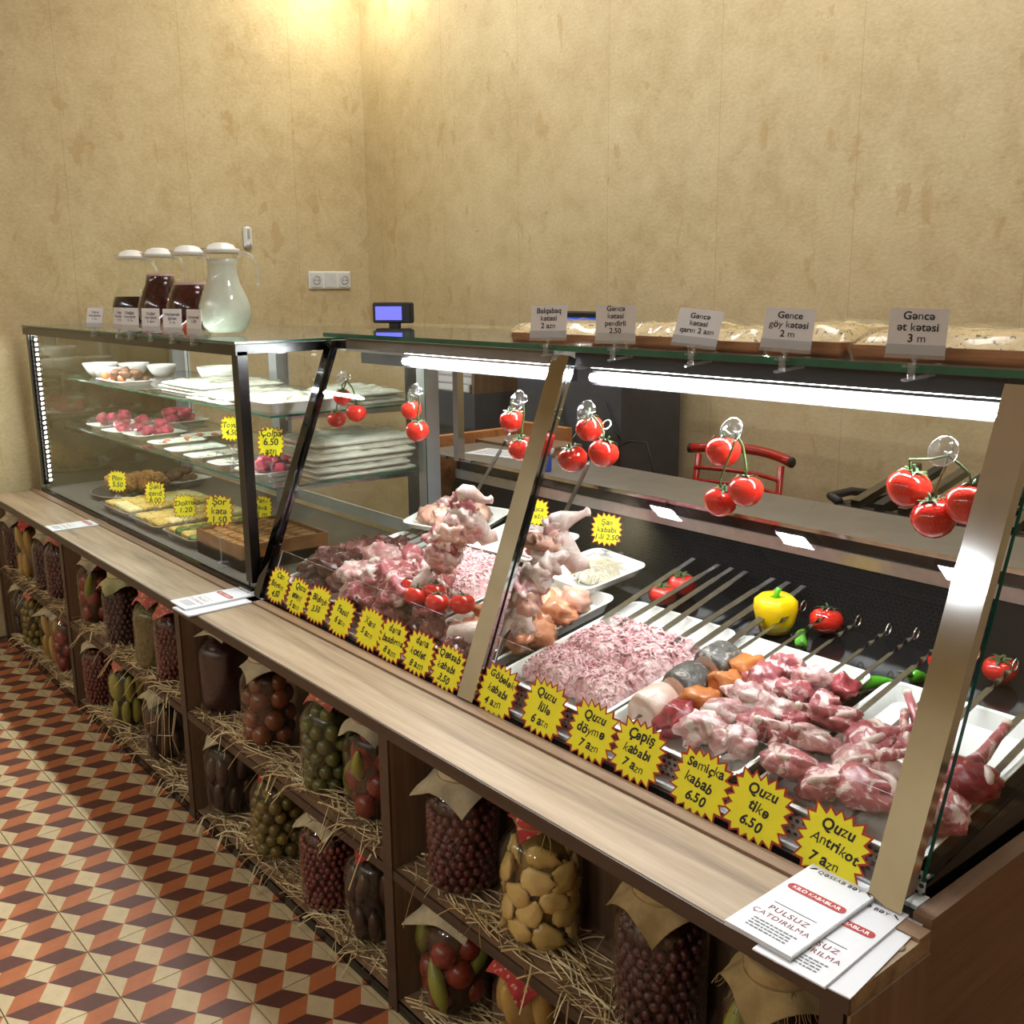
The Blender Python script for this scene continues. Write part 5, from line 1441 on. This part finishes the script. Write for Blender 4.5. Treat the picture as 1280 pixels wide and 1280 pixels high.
def chunk(root, loc, rad, mat, seed, name='meat_piece', rot=None, amp=.55, freq=3.0):
    rnd = random.Random(seed)
    b = MB(); b.blob((0, 0, 0), rad, 20, 14, amp, freq, seed * 1.37)
    return inst(name, b.mesh(name, mat), root, loc, rot or (rnd.uniform(-.5, .5), rnd.uniform(-.5, .5), rnd.uniform(-.8, .8)))
def strip(root, pts, radii, mat, name='meat_strip', flat=.45):
    b = MB(); b.tube(pts, radii, 9)
    return b.build(name, mat, root)
# fish skewer
R, d, L = skewer(-1.165, 1.215, 1.74, 'skewer of grey-skinned fish steaks next to the minced meat')
for k in range(3):
    c = d * (.07 + k * .090)
    b = MB()
    n = 14
    mt = Matrix.Translation(c) @ Matrix.Rotation(-PI / 2 + DA, 4, 'X')
    b.lathe([(0, -.034), (.030, -.034), (.034, -.026), (.036, .0), (.034, .026), (.031, .034), (0, .034)], 18, 0, mt @ Matrix.Scale(1.15, 4, (1, 0, 0)), True, lambda a, q: 1 + .06 * math.sin(3 * a + k))
    o = b.build('fish_steak', 'fish_skin' if k else 'fish_flesh', R)
    b = MB(); b.lathe([(0, -.0355), (.026, -.0355), (.029, -.0345)], 16, 0, mt); b.build('cut_face', 'fish_flesh', o)
R, d, L = skewer(-1.105, 1.215, 1.74, 'skewer of orange salmon pieces beside the fish steaks')
for k in range(4): chunk(R, d * (.06 + k * .068), (.028, .036, .022), 'salmon' if k else 'beef', 70 + k, 'salmon_piece', None, .45)
R, d, L = skewer(-1.040, 1.215, 1.74, 'skewer of large pink lamb pieces in the middle of the right bay')
for k in range(5): chunk(R, d * (.05 + k * .058) + Vector((0, 0, .008)), (.033, .031, .024), 'lamb_pink' if k < 3 else 'lamb', 90 + k, 'lamb_piece', None, .6, 3.6)
R, d, L = skewer(-.975, 1.215, 1.74, 'skewer of lamb pieces with white fat right of the middle of the bay')
for k in range(5): chunk(R, d * (.055 + k * .056) + Vector((0, 0, .006)), (.030, .028, .021), 'lamb' if k % 2 else 'lamb_pink', 110 + k, 'lamb_piece', None, .6, 3.6)
R, d, L = skewer(-.925, 1.25, 1.75, 'skewer of lean red lamb strips')
for k in range(4): chunk(R, d * (.08 + k * .06) + Vector((0, 0, .004)), (.021, .031, .018), 'beef' if k % 2 else 'lamb', 130 + k, 'lamb_piece', None, .6, 3.2)
def chop(root, loc, s, seed, rz=0.0, bone=True, mat='lamb'):
    o = chunk(root, loc, (.046 * s, .038 * s, .020 * s), mat, seed, 'chop', (.25, .1, rz), .45, 2.4)
    b = MB(); b.tube([(.036 * s * math.cos(a), .030 * s * math.sin(a), .012 * s + .004 * math.sin(3 * a)) for a in [-.4 + 3.6 * i / 9 for i in range(10)]], [.003] + [.0075 * s] * 8 + [.003], 7); b.build('fat_rim', 'poultry_skin', o)
    if bone:
        b = MB(); b.tube([(0, .02 * s, .004), (.012 * s, .055 * s, .012), (.018 * s, .095 * s, .020), (.022 * s, .125 * s, .024)], [.016 * s, .012 * s, .009 * s, .008 * s], 8); b.build('rib', 'lamb', o)
        b = MB(); b.blob((.023 * s, .130 * s, .025), .009 * s, 8, 6); b.build('bone_end', 'bone', o)
for (x, lab, sd, ks) in ((-.862, 'skewer of folded lamb chops with long ribs', 3, (.05, .12, .19)), (-.795, 'skewer of lamb chops with a fat rim near the Antrikot sticker', 5, (.045, .11, .17)), (-.728, 'skewer of rib strips left of the near post', 7, (.06, .13, .19))):
    R, d, L = skewer(x, 1.215, 1.72, lab, .034, .060, .011)
    for k, q in enumerate(ks): chop(R, d * q + Vector((rnd.uniform(-.008, .008), 0, .012)), 0.84 if k else .95, sd * 11 + k, .3 * k - .3 + sd, k != 0, 'lamb' if (k + sd) % 2 else 'lamb_pink')
R, d, L = skewer(-.655, 1.24, 1.73, 'skewer with two red chops seen right of the near post', .034, .060, .011)
chop(R, d * .05 + Vector((.010, 0, .012)), .95, 151, .1, False, 'lamb'); chop(R, d * .13 + Vector((.014, 0, .014)), .95, 152, .2, True, 'beef')
R, d, L = skewer(-.622, 1.33, 1.73, 'bare skewer at the outer end of the near tray', .036, .060, .011)
# wide kebab blades lying behind the mince
for k in range(7):
    x = -1.50 + k * .050
    skewer(x, 1.47, 1.80, 'wide flat kebab skewer behind the minced meat, %s from the left' % ['first', 'second', 'third', 'fourth', 'fifth', 'sixth', 'seventh'][k], .036, .060, .016, False, .012 * ((k * 5) % 3 - 1), False)
for k in range(4):
    skewer(-2.375 + k * .043, 1.50, 1.80, 'flat skewer on the far tray behind the dark offal, %s from the left' % ['first', 'second', 'third', 'fourth'][k], .034, .045, .010, False, .0, False)
# marinated chicken pieces
def deck_frame(x, y, up): return Matrix.Translation(deck_pt(x, y, up)) @ Matrix.Rotation(DA, 4, 'X')
def piece_mesh(rad, mat, seed, name, amp=.6, freq=3.4):
    b = MB(); b.blob((0, 0, 0), rad, 20, 14, amp, freq, seed * 1.37)
    return b.mesh(name, mat)
base = deck_frame(-1.66, 1.38, .008); rnd = random.Random(8); put = []
for k in range(12):
    cx_, cy_ = spaced(rnd, put, lambda: (rnd.uniform(-.08, .10), rnd.uniform(-.10, .13)))
    m = 'chicken_marinated' if k % 3 else 'chicken'
    loose('chicken_piece', piece_mesh((.042, .032, .024), m, 200 + k, 'chicken_piece', .5), base, (cx_, cy_, .024 + .012 * (k % 2)), (rnd.uniform(-.5, .5), rnd.uniform(-.5, .5), rnd.uniform(-.8, .8)),
          ('orange marinated' if k % 3 else 'pale pink') + ' chicken piece on the tray beside the middle post', 'chicken', ('marinated' if k % 3 else 'plain') + ' chicken pieces')
b = MB(); b.tube([(-.06, -.13, .03), (.0, -.11, .04), (.07, -.08, .035)], [.026, .03, .016], 9)
loose('chicken_wing', b.mesh('chicken_wing', 'poultry_skin'), base, (0, 0, 0), (0, 0, 0), 'pale chicken wing at the front of the marinated chicken', 'chicken', None)
def heap(name, x, y, lab, cat, mats, n, spread, r, seed, lay=3, up=.008, words=None):
    base = deck_frame(x, y, up); rnd = random.Random(seed); put = []
    for k in range(n):
        def gen():
            a = rnd.uniform(0, 6.3); q = math.sqrt(rnd.random()); return (spread[0] * q * math.cos(a), spread[1] * q * math.sin(a))
        if k % 12 == 0: put = []
        hx, hy = spaced(rnd, put, gen); q = min(1, math.hypot(hx / spread[0], hy / spread[1])); s = r * rnd.uniform(.75, 1.2); m = mats[k % len(mats)]
        w = MEATW[m]
        loose(name, piece_mesh((s * 1.15, s * .85, s * .6), m, seed + k, name), base, (hx, hy, s * .5 + (1 - q) * r * lay * .35 + (k // 12) * r * .55), (rnd.uniform(-.5, .5), rnd.uniform(-.5, .5), rnd.uniform(-.8, .8)),
              w + ' ' + lab, cat, w + ' pieces, ' + name.replace('_', ' '))
MEATW = {'liver': 'dark brown', 'offal': 'greyish brown', 'beef': 'deep red', 'lamb': 'red marbled', 'lamb_pink': 'pale pink', 'chicken': 'peach'}
heap('offal_piece', -2.30, 1.345, 'offal piece heaped in the far tray', 'offal', ['liver', 'offal', 'liver'], 24, (.12, .10), .034, 300)
heap('heart_piece', -2.36, 1.46, 'heart piece behind the offal in the far tray', 'offal', ['beef', 'liver'], 10, (.07, .06), .028, 340, 2)
heap('folded_meat', -2.07, 1.335, 'folded meat piece in the big heap of the left bay', 'meat', ['lamb_pink', 'lamb', 'lamb_pink'], 30, (.15, .10), .042, 360)
heap('meat_trimming', -1.96, 1.265, 'meat trimming along the front of the left bay', 'meat', ['offal', 'liver', 'lamb'], 18, (.22, .035), .028, 400, 1)
heap('liver_slice', -1.66, 1.262, 'liver slice at the front left of the middle post', 'liver', ['liver', 'offal'], 9, (.07, .04), .030, 430, 1)
# tomatoes on the mince of the left bay
TG = 'loose tomatoes in the meat counter'
def loose_tom(u, v, h, r, lab, cal=False):
    p = plane_hit(u, v, (0, 1.2, .655 + h), (0, -.18, 1))
    root = empty('loose_tomato', p, 0, lab, 'tomato', TG)
    inst('tomato_body', TOM, root, (0, 0, 0), (.1, .15, p.x * 9), (r, r, r * .92))
    inst('calyx', CALYX, root, (0, 0, 0), (.1, .15, p.x * 9), (r, r, r * .9))
for (u, v, lab) in ((513, 733, 'tomato leftmost on the meat heap of the left bay'), (520, 745, 'small tomato half sunk between the others on the meat heap'), (543, 741, 'tomato behind the front pair on the meat heap'), (547, 754, 'tomato in the front pair, left one, on the meat heap'), (578, 755, 'tomato in the front pair, right one, beside the white tray rim')):
    loose_tom(u, v, .092, .029, lab)
for (u, v, r, lab) in ((828, 744, .031, 'tomato lying in front on the dark deck behind the kebab blades'), (852, 731, .033, 'tomato lying behind another on the dark deck'), (1033, 776, .034, 'pinkish red tomato on the dark deck right of the yellow pepper'), (1184, 828, .033, 'tomato half hidden behind the near post'), (1250, 838, .030, 'tomato seen right of the near post')):
    loose_tom(u, v, r * .9, r, lab)
for (u, v, lab) in ((703, 690, 'tomato standing behind the hanging chicken'), (655, 682, 'tomato half hidden between chrome post and chicken')):
    loose_tom(u, v, .06, .033, lab)
# yellow pepper
p = plane_hit(968, 792, (0, 1.2, .655), (0, -.18, 1))
R = empty('yellow_pepper', p, .4, 'glossy yellow bell pepper on the dark deck', 'pepper')
b = MB(); b.lathe([(0, .012), (.016, .004), (.030, .006), (.038, .03), (.043, .055), (.042, .072), (.030, .083), (.014, .080), (0, .072)], 28, 0, None, True, lambda a, k: 1 + .10 * abs(math.cos(2 * a)) - .05)
b.build('pepper_body', 'pepper_yellow', R)
b = MB(); b.tube([(0, 0, .070), (.001, .001, .086), (.005, .002, .098)], [.008, .0055, .006], 8); b.lathe([(0, .076), (.014, .079), (.017, .077)], 10); b.build('stalk', 'chili_green', R)
def chili(u, v, lab, a, L=.10, tilt=0.0):
    p = plane_hit(u, v, (0, 1.2, .667), (0, -.18, 1))
    R = empty('green_chili', p, a, lab, 'chili', 'green chilies on the dark deck')
    pts = [(-L / 2 + L * t, .012 * math.sin(t * 2.6), tilt * L * t + .004 * math.sin(3 * t)) for t in [i / 6 for i in range(7)]]
    b = MB(); b.tube(pts, [.011, .0125, .012, .0105, .008, .005, .001], 9); b.build('pod', 'chili_green', R)
    b = MB(); b.tube([pts[0], (pts[0][0] - .014, .002, .003), (pts[0][0] - .026, .006, .008)], [.006, .003, .0025], 7); b.build('stalk', 'calyx', R)
chili(1008, 797, 'green chili between the yellow pepper and the tomato', 2.0)
chili(1100, 857, 'green chili lying behind the skewer rings', .9, .08)
chili(1165, 838, 'green chili standing up beside the near post', 1.3, .10, -.55)
chili(645, 668, 'small green chili behind the left trays', 1.6, .07, -.6)
# back row trays in the left bay
dtray(-2.28, 1.675, .27, .19, 'white tray of pale poultry at the back of the left bay', .022, .25, .050)
heap('poultry_cut', -2.28, 1.675, 'flat poultry cut on the back tray of the left bay', 'poultry', ['chicken', 'lamb_pink'], 9, (.08, .05), .036, 500, 1, .058)
dtray(-1.98, 1.665, .26, .19, 'white tray of minced meat at the back beside the middle post', .022, .1, .040)
mince_block(-1.93, 1.665, .13, .10, .032, 'small block of minced meat on the back tray', 44, .048)
dtray(-1.70, 1.645, .21, .19, 'white tray of pale noodles in film at the back of the counter', .022, -.15, .030)
root = empty('noodle_heap', deck_pt(-1.68, 1.64, .036), 0, 'heap of pale shredded noodles in film behind the chicken', 'noodles'); root.rotation_euler = (DA, 0, 0)
b = MB(); b.blob((0, 0, .006), (.062, .052, .024), 14, 8, .2, 3, 2); b.build('noodle_core', 'noodle', root)
b = MB(); rnd = random.Random(4)
for k in range(170):
    a = rnd.uniform(0, 6.3); q = math.sqrt(rnd.random()) * .056; c = Vector((q * math.cos(a), q * math.sin(a) * .85, .006 + .026 * math.sqrt(max(0, 1 - (q / .062) ** 2))))
    t = rnd.uniform(0, 6.3); L = rnd.uniform(.012, .03)
    b.tube([c + Vector((math.cos(t) * L * s, math.sin(t) * L * s, .003 * math.cos(s * 3) - abs(s) * .006)) for s in (-1, -.3, .3, 1)], .0013, 4, 0, False)
o = b.build('noodle_strands', 'noodle', root); o['kind'] = 'stuff'
b = MB(); slab(b, -.075, .075, -.065, .065, .0, .040, 14, 12, .014, random.Random(6), .05, 0, 0); b.build('cling_film', 'cling_film', root)
p = hit(760, 680, 1, 1.72)
clip_sign((p.x, 1.72, deckz(1.72) + .045), .55, .12, .094, .098, 'Şan\nkababı\n1-li 2.50', .019, 'yellow price star reading Şan kababı standing behind the noodles', 'price stars standing in the meat counter', 0, max(.02, p.z - deckz(1.72) - .045 - .05), True, 'price_star')
for (u, v, lab) in ((596, 633, 'yellow price star half hidden behind the left hanging poultry'), (672, 640, 'yellow price star half hidden behind the middle chrome post')):
    p = hit(u, v, 1, 1.72)
    clip_sign((p.x, 1.72, deckz(1.72) + .02), .6, .12, .085, .088, 'Cücə\n4 azn', .019, lab, 'price stars standing in the meat counter', 0, max(.02, p.z - deckz(1.72) - .02 - .045), True, 'price_star')
# long skewers with poultry leaning up
def leaning(tip, ring, lab, meat, leg, seed):
    p0 = plane_hit(tip[0], tip[1], (0, 1.2, .655 + .04), (0, -.18, 1)); p1 = hit(ring[0], ring[1], 1, p0.y + .30)
    root = empty('poultry_skewer', p0, 0, lab, 'skewer', 'leaning skewers of poultry')
    q = p1 - p0; L = q.length; d = q.normalized()
    b = MB(); b.bar(Vector((0, 0, 0)), d * (L * .80), .010, .002, up=(0, -1, 0)); b.build('blade', 'skewer_steel', root)
    side = d.cross(Vector((0, -1, 0))).normalized(); nn = side.cross(d)
    b = MB(); n = 16; vs = []
    for i in range(n + 1):
        a = PI * 2 * i / n; o = (side * math.cos(a) + nn * math.sin(a)) * .0045; c = d * (L * (.80 + .15 * i / n)); vs += [c - o, c + o]
    b.add(vs, [(2 * i, 2 * i + 1, 2 * i + 3, 2 * i + 2) for i in range(n)], 0, True); b.add([p + nn * .0012 for p in vs], [(2 * i + 2, 2 * i + 3, 2 * i + 1, 2 * i) for i in range(n)], 0, True)
    b.build('twisted_shank', 'skewer_steel', root)
    c = d * (L * .95 + .011); b = MB(); b.tube([c + (d * math.cos(a) + side * math.sin(a)) * .011 for a in [2 * PI * i / 16 for i in range(16)]], .0018, 5, closed=True); b.build('ring', 'steel', root)
    right = Vector((.64, .77, 0)) * 1.0
    # body of the bird: a folded carcass half around the blade
    m0, m1 = meat
    for k in range(7):
        f = m0 + (m1 - m0) * k / 6
        w = .030 + .014 * math.sin(PI * k / 6)
        chunk(root, d * (L * f) + right * (.012 * math.sin(k * 1.9 + seed)), (w, w * .7, .030), ['poultry_skin', 'chicken', 'lamb_pink', 'poultry_skin'][k % 4] if seed else ['lamb_pink', 'poultry_skin', 'lamb', 'chicken'][k % 4], 600 + seed * 20 + k, 'flesh', None, .65, 3.8)
    c = d * (L * m1)
    pts = [c + right * a + Vector((0, 0, z)) for a, z in leg]
    b = MB(); b.tube(pts, [.016, .024, .021, .013, .0085, .0075, .011, .004], 10); b.build('drumstick', 'poultry_skin', root)
    b = MB(); b.tube([c + Vector((0, 0, .0)), c + right * .02 + Vector((0, 0, -.035)), c + right * .045 + Vector((0, 0, -.07)), c + right * .070 + Vector((0, 0, -.065))], [.022, .026, .022, .012], 10); b.build('wing', 'poultry_skin', root)
    t = d * (L * .12); b = MB(); b.tube([d * (L * .22), d * (L * .17) - right * .012, d * (L * .10) - right * .016], [.012, .017, .010], 8); b.build('skin_flap', 'poultry_skin', root)
leaning((505, 772), (655, 512), 'skewer of raw poultry leaning left of the middle chrome post', (.28, .52), [(-.02, .03), (-.005, .035), (.012, .034), (.028, .026), (.040, .020), (.050, .020), (.058, .022), (.062, .022)], 0)
leaning((618, 826), (763, 522), 'skewer of raw poultry with a drumstick leaning right of the middle chrome post', (.18, .52), [(-.015, .01), (.0, .018), (.018, .026), (.036, .032), (.050, .036), (.060, .040), (.068, .044), (.072, .045)], 1)
# ------------------------------------------------------------------ behind the counter
plain('chair_red', (168, 30, 22), .25, 0, .08, 12)
plain('rubber', (30, 30, 30), .7, 0, .05)
cx, cy = -2.06, 2.42
R = empty('red_chair', (cx, cy, 0), 0, 'red metal chair with curved slatted back behind the counter', 'chair')
b = MB(); b.bbox(-.19, .19, -.19, .19, .44, .465, .01); b.build('seat', 'chair_red', R)
hw = .172
for s in (-1, 1):
    b = MB(); b.tube([(s * hw, .17, .0), (s * hw, .175, .45), (s * hw, .20, .70), (s * hw * .96, .225, .89)], .011, 10); b.build('rear_leg', 'chair_red', R)
    b = MB(); b.tube([(s * .17, -.17, 0), (s * .17, -.165, .44)], .011, 10); b.build('front_leg', 'chair_red', R)
b = MB(); b.tube([(x, .225 + .055 * (1 - (x / .2) ** 2) * 1.0, .905 + .012 * (1 - (x / .2) ** 2)) for x in [-.2 + .4 * i / 10 for i in range(11)]], .016, 10); t_ = b.build('top_rail', 'chair_red', R)
for s in (-1, 1):
    b = MB(); b.tube([(s * .2, .225, .905), (s * .206, .2245, .905)], .0168, 10); b.build('rail_cap', 'rubber', t_)
for z in (.845, .80, .74):
    b = MB(); b.tube([(x, .21 + .045 * (1 - (x / .17) ** 2), z) for x in [-.168 + .336 * i / 8 for i in range(9)]], .0075, 8); b.build('back_slat', 'chair_red', R)
for s in (-1, 1):
    b = MB(); b.tube([(s * .17, -.165, .18), (s * .172, .172, .18)], .008, 8); b.build('stretcher', 'chair_red', R)
# charcoal grill with a rack of bars
gx0, gx1, gy0, gy1, gz = -1.40, -.62, 2.20, 2.46, .915
R = empty('charcoal_grill', ((gx0 + gx1) / 2, (gy0 + gy1) / 2, 0), 0, 'black charcoal grill with a rack of parallel bars behind the counter', 'grill')
b = MB(); b.box(gx0 + .02, gx1 - .02, gy0 + .02, gy1 - .02, .62, .86); add(b, 'fire_box', 'black_matte', R)
for (x0, y0, x1, y1) in ((gx0, gy0, gx1, gy0), (gx0, gy1, gx1, gy1), (gx0, gy0, gx0, gy1), (gx1, gy0, gx1, gy1)):
    b = MB(); b.bar((x0, y0, gz - .03 + .0), (x1, y1, gz - .03), .03, .05); add(b, 'rim', 'black_matte', R)
for k in range(13):
    x = gx0 + .05 + k * .062
    b = MB(); b.bar((x, gy0 - .01, gz + .004), (x, gy1 + .01, gz + .065), .024, .018); add(b, 'rack_bar', 'black_matte' if k % 2 else 'skewer_steel', R)
for x in (gx0 + .05, gx1 - .05):
    for y in (gy0 + .05, gy1 - .05):
        b = MB(); b.bar((x, y, 0), (x, y, .62), .03, .03, up=(1, 0, 0)); add(b, 'leg', 'black_matte', R)
b = MB(); b.tube([(gx0 + .0, gy0, gz), (gx0 - .045, gy0 + .03, gz + .004), (gx0 - .045, gy0 + .12, gz + .004), (gx0, gy0 + .15, gz)], .011, 8); add(b, 'handle', 'black_matte', R)
# cash desk: dark slate cabinet with a monitor and a cable
R = empty('cash_desk', (-2.72, 2.65, 0), 0, 'dark slate cash desk cabinet standing before the wall', 'cabinet')
b = MB(); b.box(-3.0, -2.45, 2.50, 2.80, .0, 1.19); add(b, 'cabinet_body', 'slate', R)
b = MB(); b.box(-3.01, -2.44, 2.49, 2.81, 1.19, 1.205); add(b, 'desk_top', 'slate', R)
b = MB()
b.tube([(-2.760, 2.492, 1.10), (-2.740, 2.488, .98), (-2.660, 2.488, .88), (-2.540, 2.488, .84), (-2.460, 2.488, .90), (-2.395, 2.490, .93), (-2.330, 2.500, .93), (-2.290, 2.510, .80), (-2.280, 2.520, .55)], .004, 6); add(b, 'cable', 'black_matte', R)
b = MB(); b.tube([(-2.520, 2.488, 1.05), (-2.470, 2.488, .96), (-2.440, 2.488, .93)], .004, 6); add(b, 'cable', 'black_matte', R)
emit_mat('monitor_blue', (.05, .12, .7, 1), .9)
R = empty('monitor', (-2.72, 2.58, 1.205), 0, 'black monitor with a blue screen behind the flat breads', 'monitor')
b = MB(); b.bbox(-.08, .08, -.05, .05, 0, .012, .004); b.build('foot', 'black_matte', R)
b = MB(); b.box(-.02, .02, -.01, .02, .012, .05); b.build('neck', 'black_matte', R)
b = MB(); b.bbox(-.17, .17, -.02, .02, .035, .15, .006); b.build('bezel', 'black_matte', R)
b = MB(); b.box(-.158, .158, -.0215, -.02, .046, .128); b.build('screen', 'monitor_blue', R)
# grey shelf cupboard with papers, behind the white door frame
R = empty('paper_cupboard', (-3.38, 2.6, 0), 0, 'grey cupboard with open top compartment behind the pastry case', 'cupboard')
b = MB(); b.box(-3.62, -3.14, 2.40, 2.80, 0, 1.04); add(b, 'cupboard_body', 'slate', R)
b = MB(); b.box(-3.62, -3.14, 2.40, 2.80, 1.22, 1.235); add(b, 'top_shelf', 'slate', R)
for x in (-3.62, -3.155):
    b = MB(); b.box(x, x + .015, 2.40, 2.80, 1.04, 1.22); add(b, 'side_panel', 'wood_side' if x > -3.5 else 'slate', R)
plain('book_blue', (70, 100, 150), .5, 0, .05); plain('book_white', (210, 208, 204), .6, 0, .04)
plain('paper_lilac', (190, 186, 196), .6, 0, .04)
for k, (z, h, m, w, lab) in enumerate(((1.04, .03, 'book_white', .36, 'lowest grey folder in the cupboard'), (1.0705, .03, 'paper_lilac', .33, 'lilac folder in the middle of the cupboard stack'), (1.101, .028, 'book_white', .35, 'upper white folder in the cupboard stack'), (1.1295, .05, 'book_blue', .22, 'blue box file on top of the cupboard stack'))):
    R = empty('folder', (-3.38 + .02 * (k % 2), 2.55, z), .05 * k, lab, 'folder', 'folders in the cupboard')
    b = MB(); b.bbox(-w / 2, w / 2, -.13, .13, 0, h, .003); b.build('cover', m, R)
    b = MB(); b.box(-w / 2 + .004, w / 2 - .004, -.1315, -.129, .004, h - .004); b.build('pages', 'paper', R)
# wooden side board with a sheet of paper, next to the white frame
R = empty('side_board', (-2.6, 2.1, 0), 0, 'narrow wooden board stand beside the white door frame', 'stand')
b = MB(); b.box(-2.76, -2.73, 1.90, 2.30, .0, .965); add(b, 'upright_panel', 'wood_board', R)
b = MB(); b.box(-2.76, -2.48, 2.27, 2.30, .80, .985); add(b, 'rear_panel', 'wood_board', R)
b = MB(); b.box(-2.73, -2.40, 2.088, 2.27, .930, .942); add(b, 'board_top', 'wood_shelf', R)
b = MB(); b.box(-2.42, -2.40, 2.10, 2.27, .0, .930); add(b, 'upright_panel', 'wood_board', R)
R = empty('price_list', (-2.46, 1.985, .9345), .25, 'white printed price list lying on the work shelf', 'paper')
b = MB(); b.box(-.105, .105, -.06, .06, 0, .001); b.build('sheet', 'paper', R)
b = MB()
for k in range(4): b.box(-.085, .07, .035 - k * .022, .040 - k * .022, .001, .0013)
b.build('print_lines', 'ink_grey', R)
p = hit(672, 570, 2, .936)
R = empty('paper_napkin', (p.x, p.y, .9345), .3, 'crumpled white napkin on the work shelf behind the middle post', 'napkin')
b = MB(); b.blob((0, 0, .014), (.045, .035, .020), 14, 9, .7, 5, 3); b.build('crumpled_sheet', 'paper', R)
plain('tape_blue', (40, 80, 190), .4, 0, .05)
p = hit(682, 588, 2, .936)
R = empty('small_bottle', (p.x, p.y, .9345), .8, 'small blue bottle on the work shelf beside the middle post', 'bottle')
b = MB(); b.lathe([(0, 0), (.016, 0), (.017, .004), (.017, .04), (.010, .052), (.007, .054), (0, .055)], 14); b.build('bottle_body', 'tape_blue', R)
b = MB(); b.lathe([(.008, .053), (.008, .068), (0, .069)], 12); b.build('cap', 'white_plastic', R)
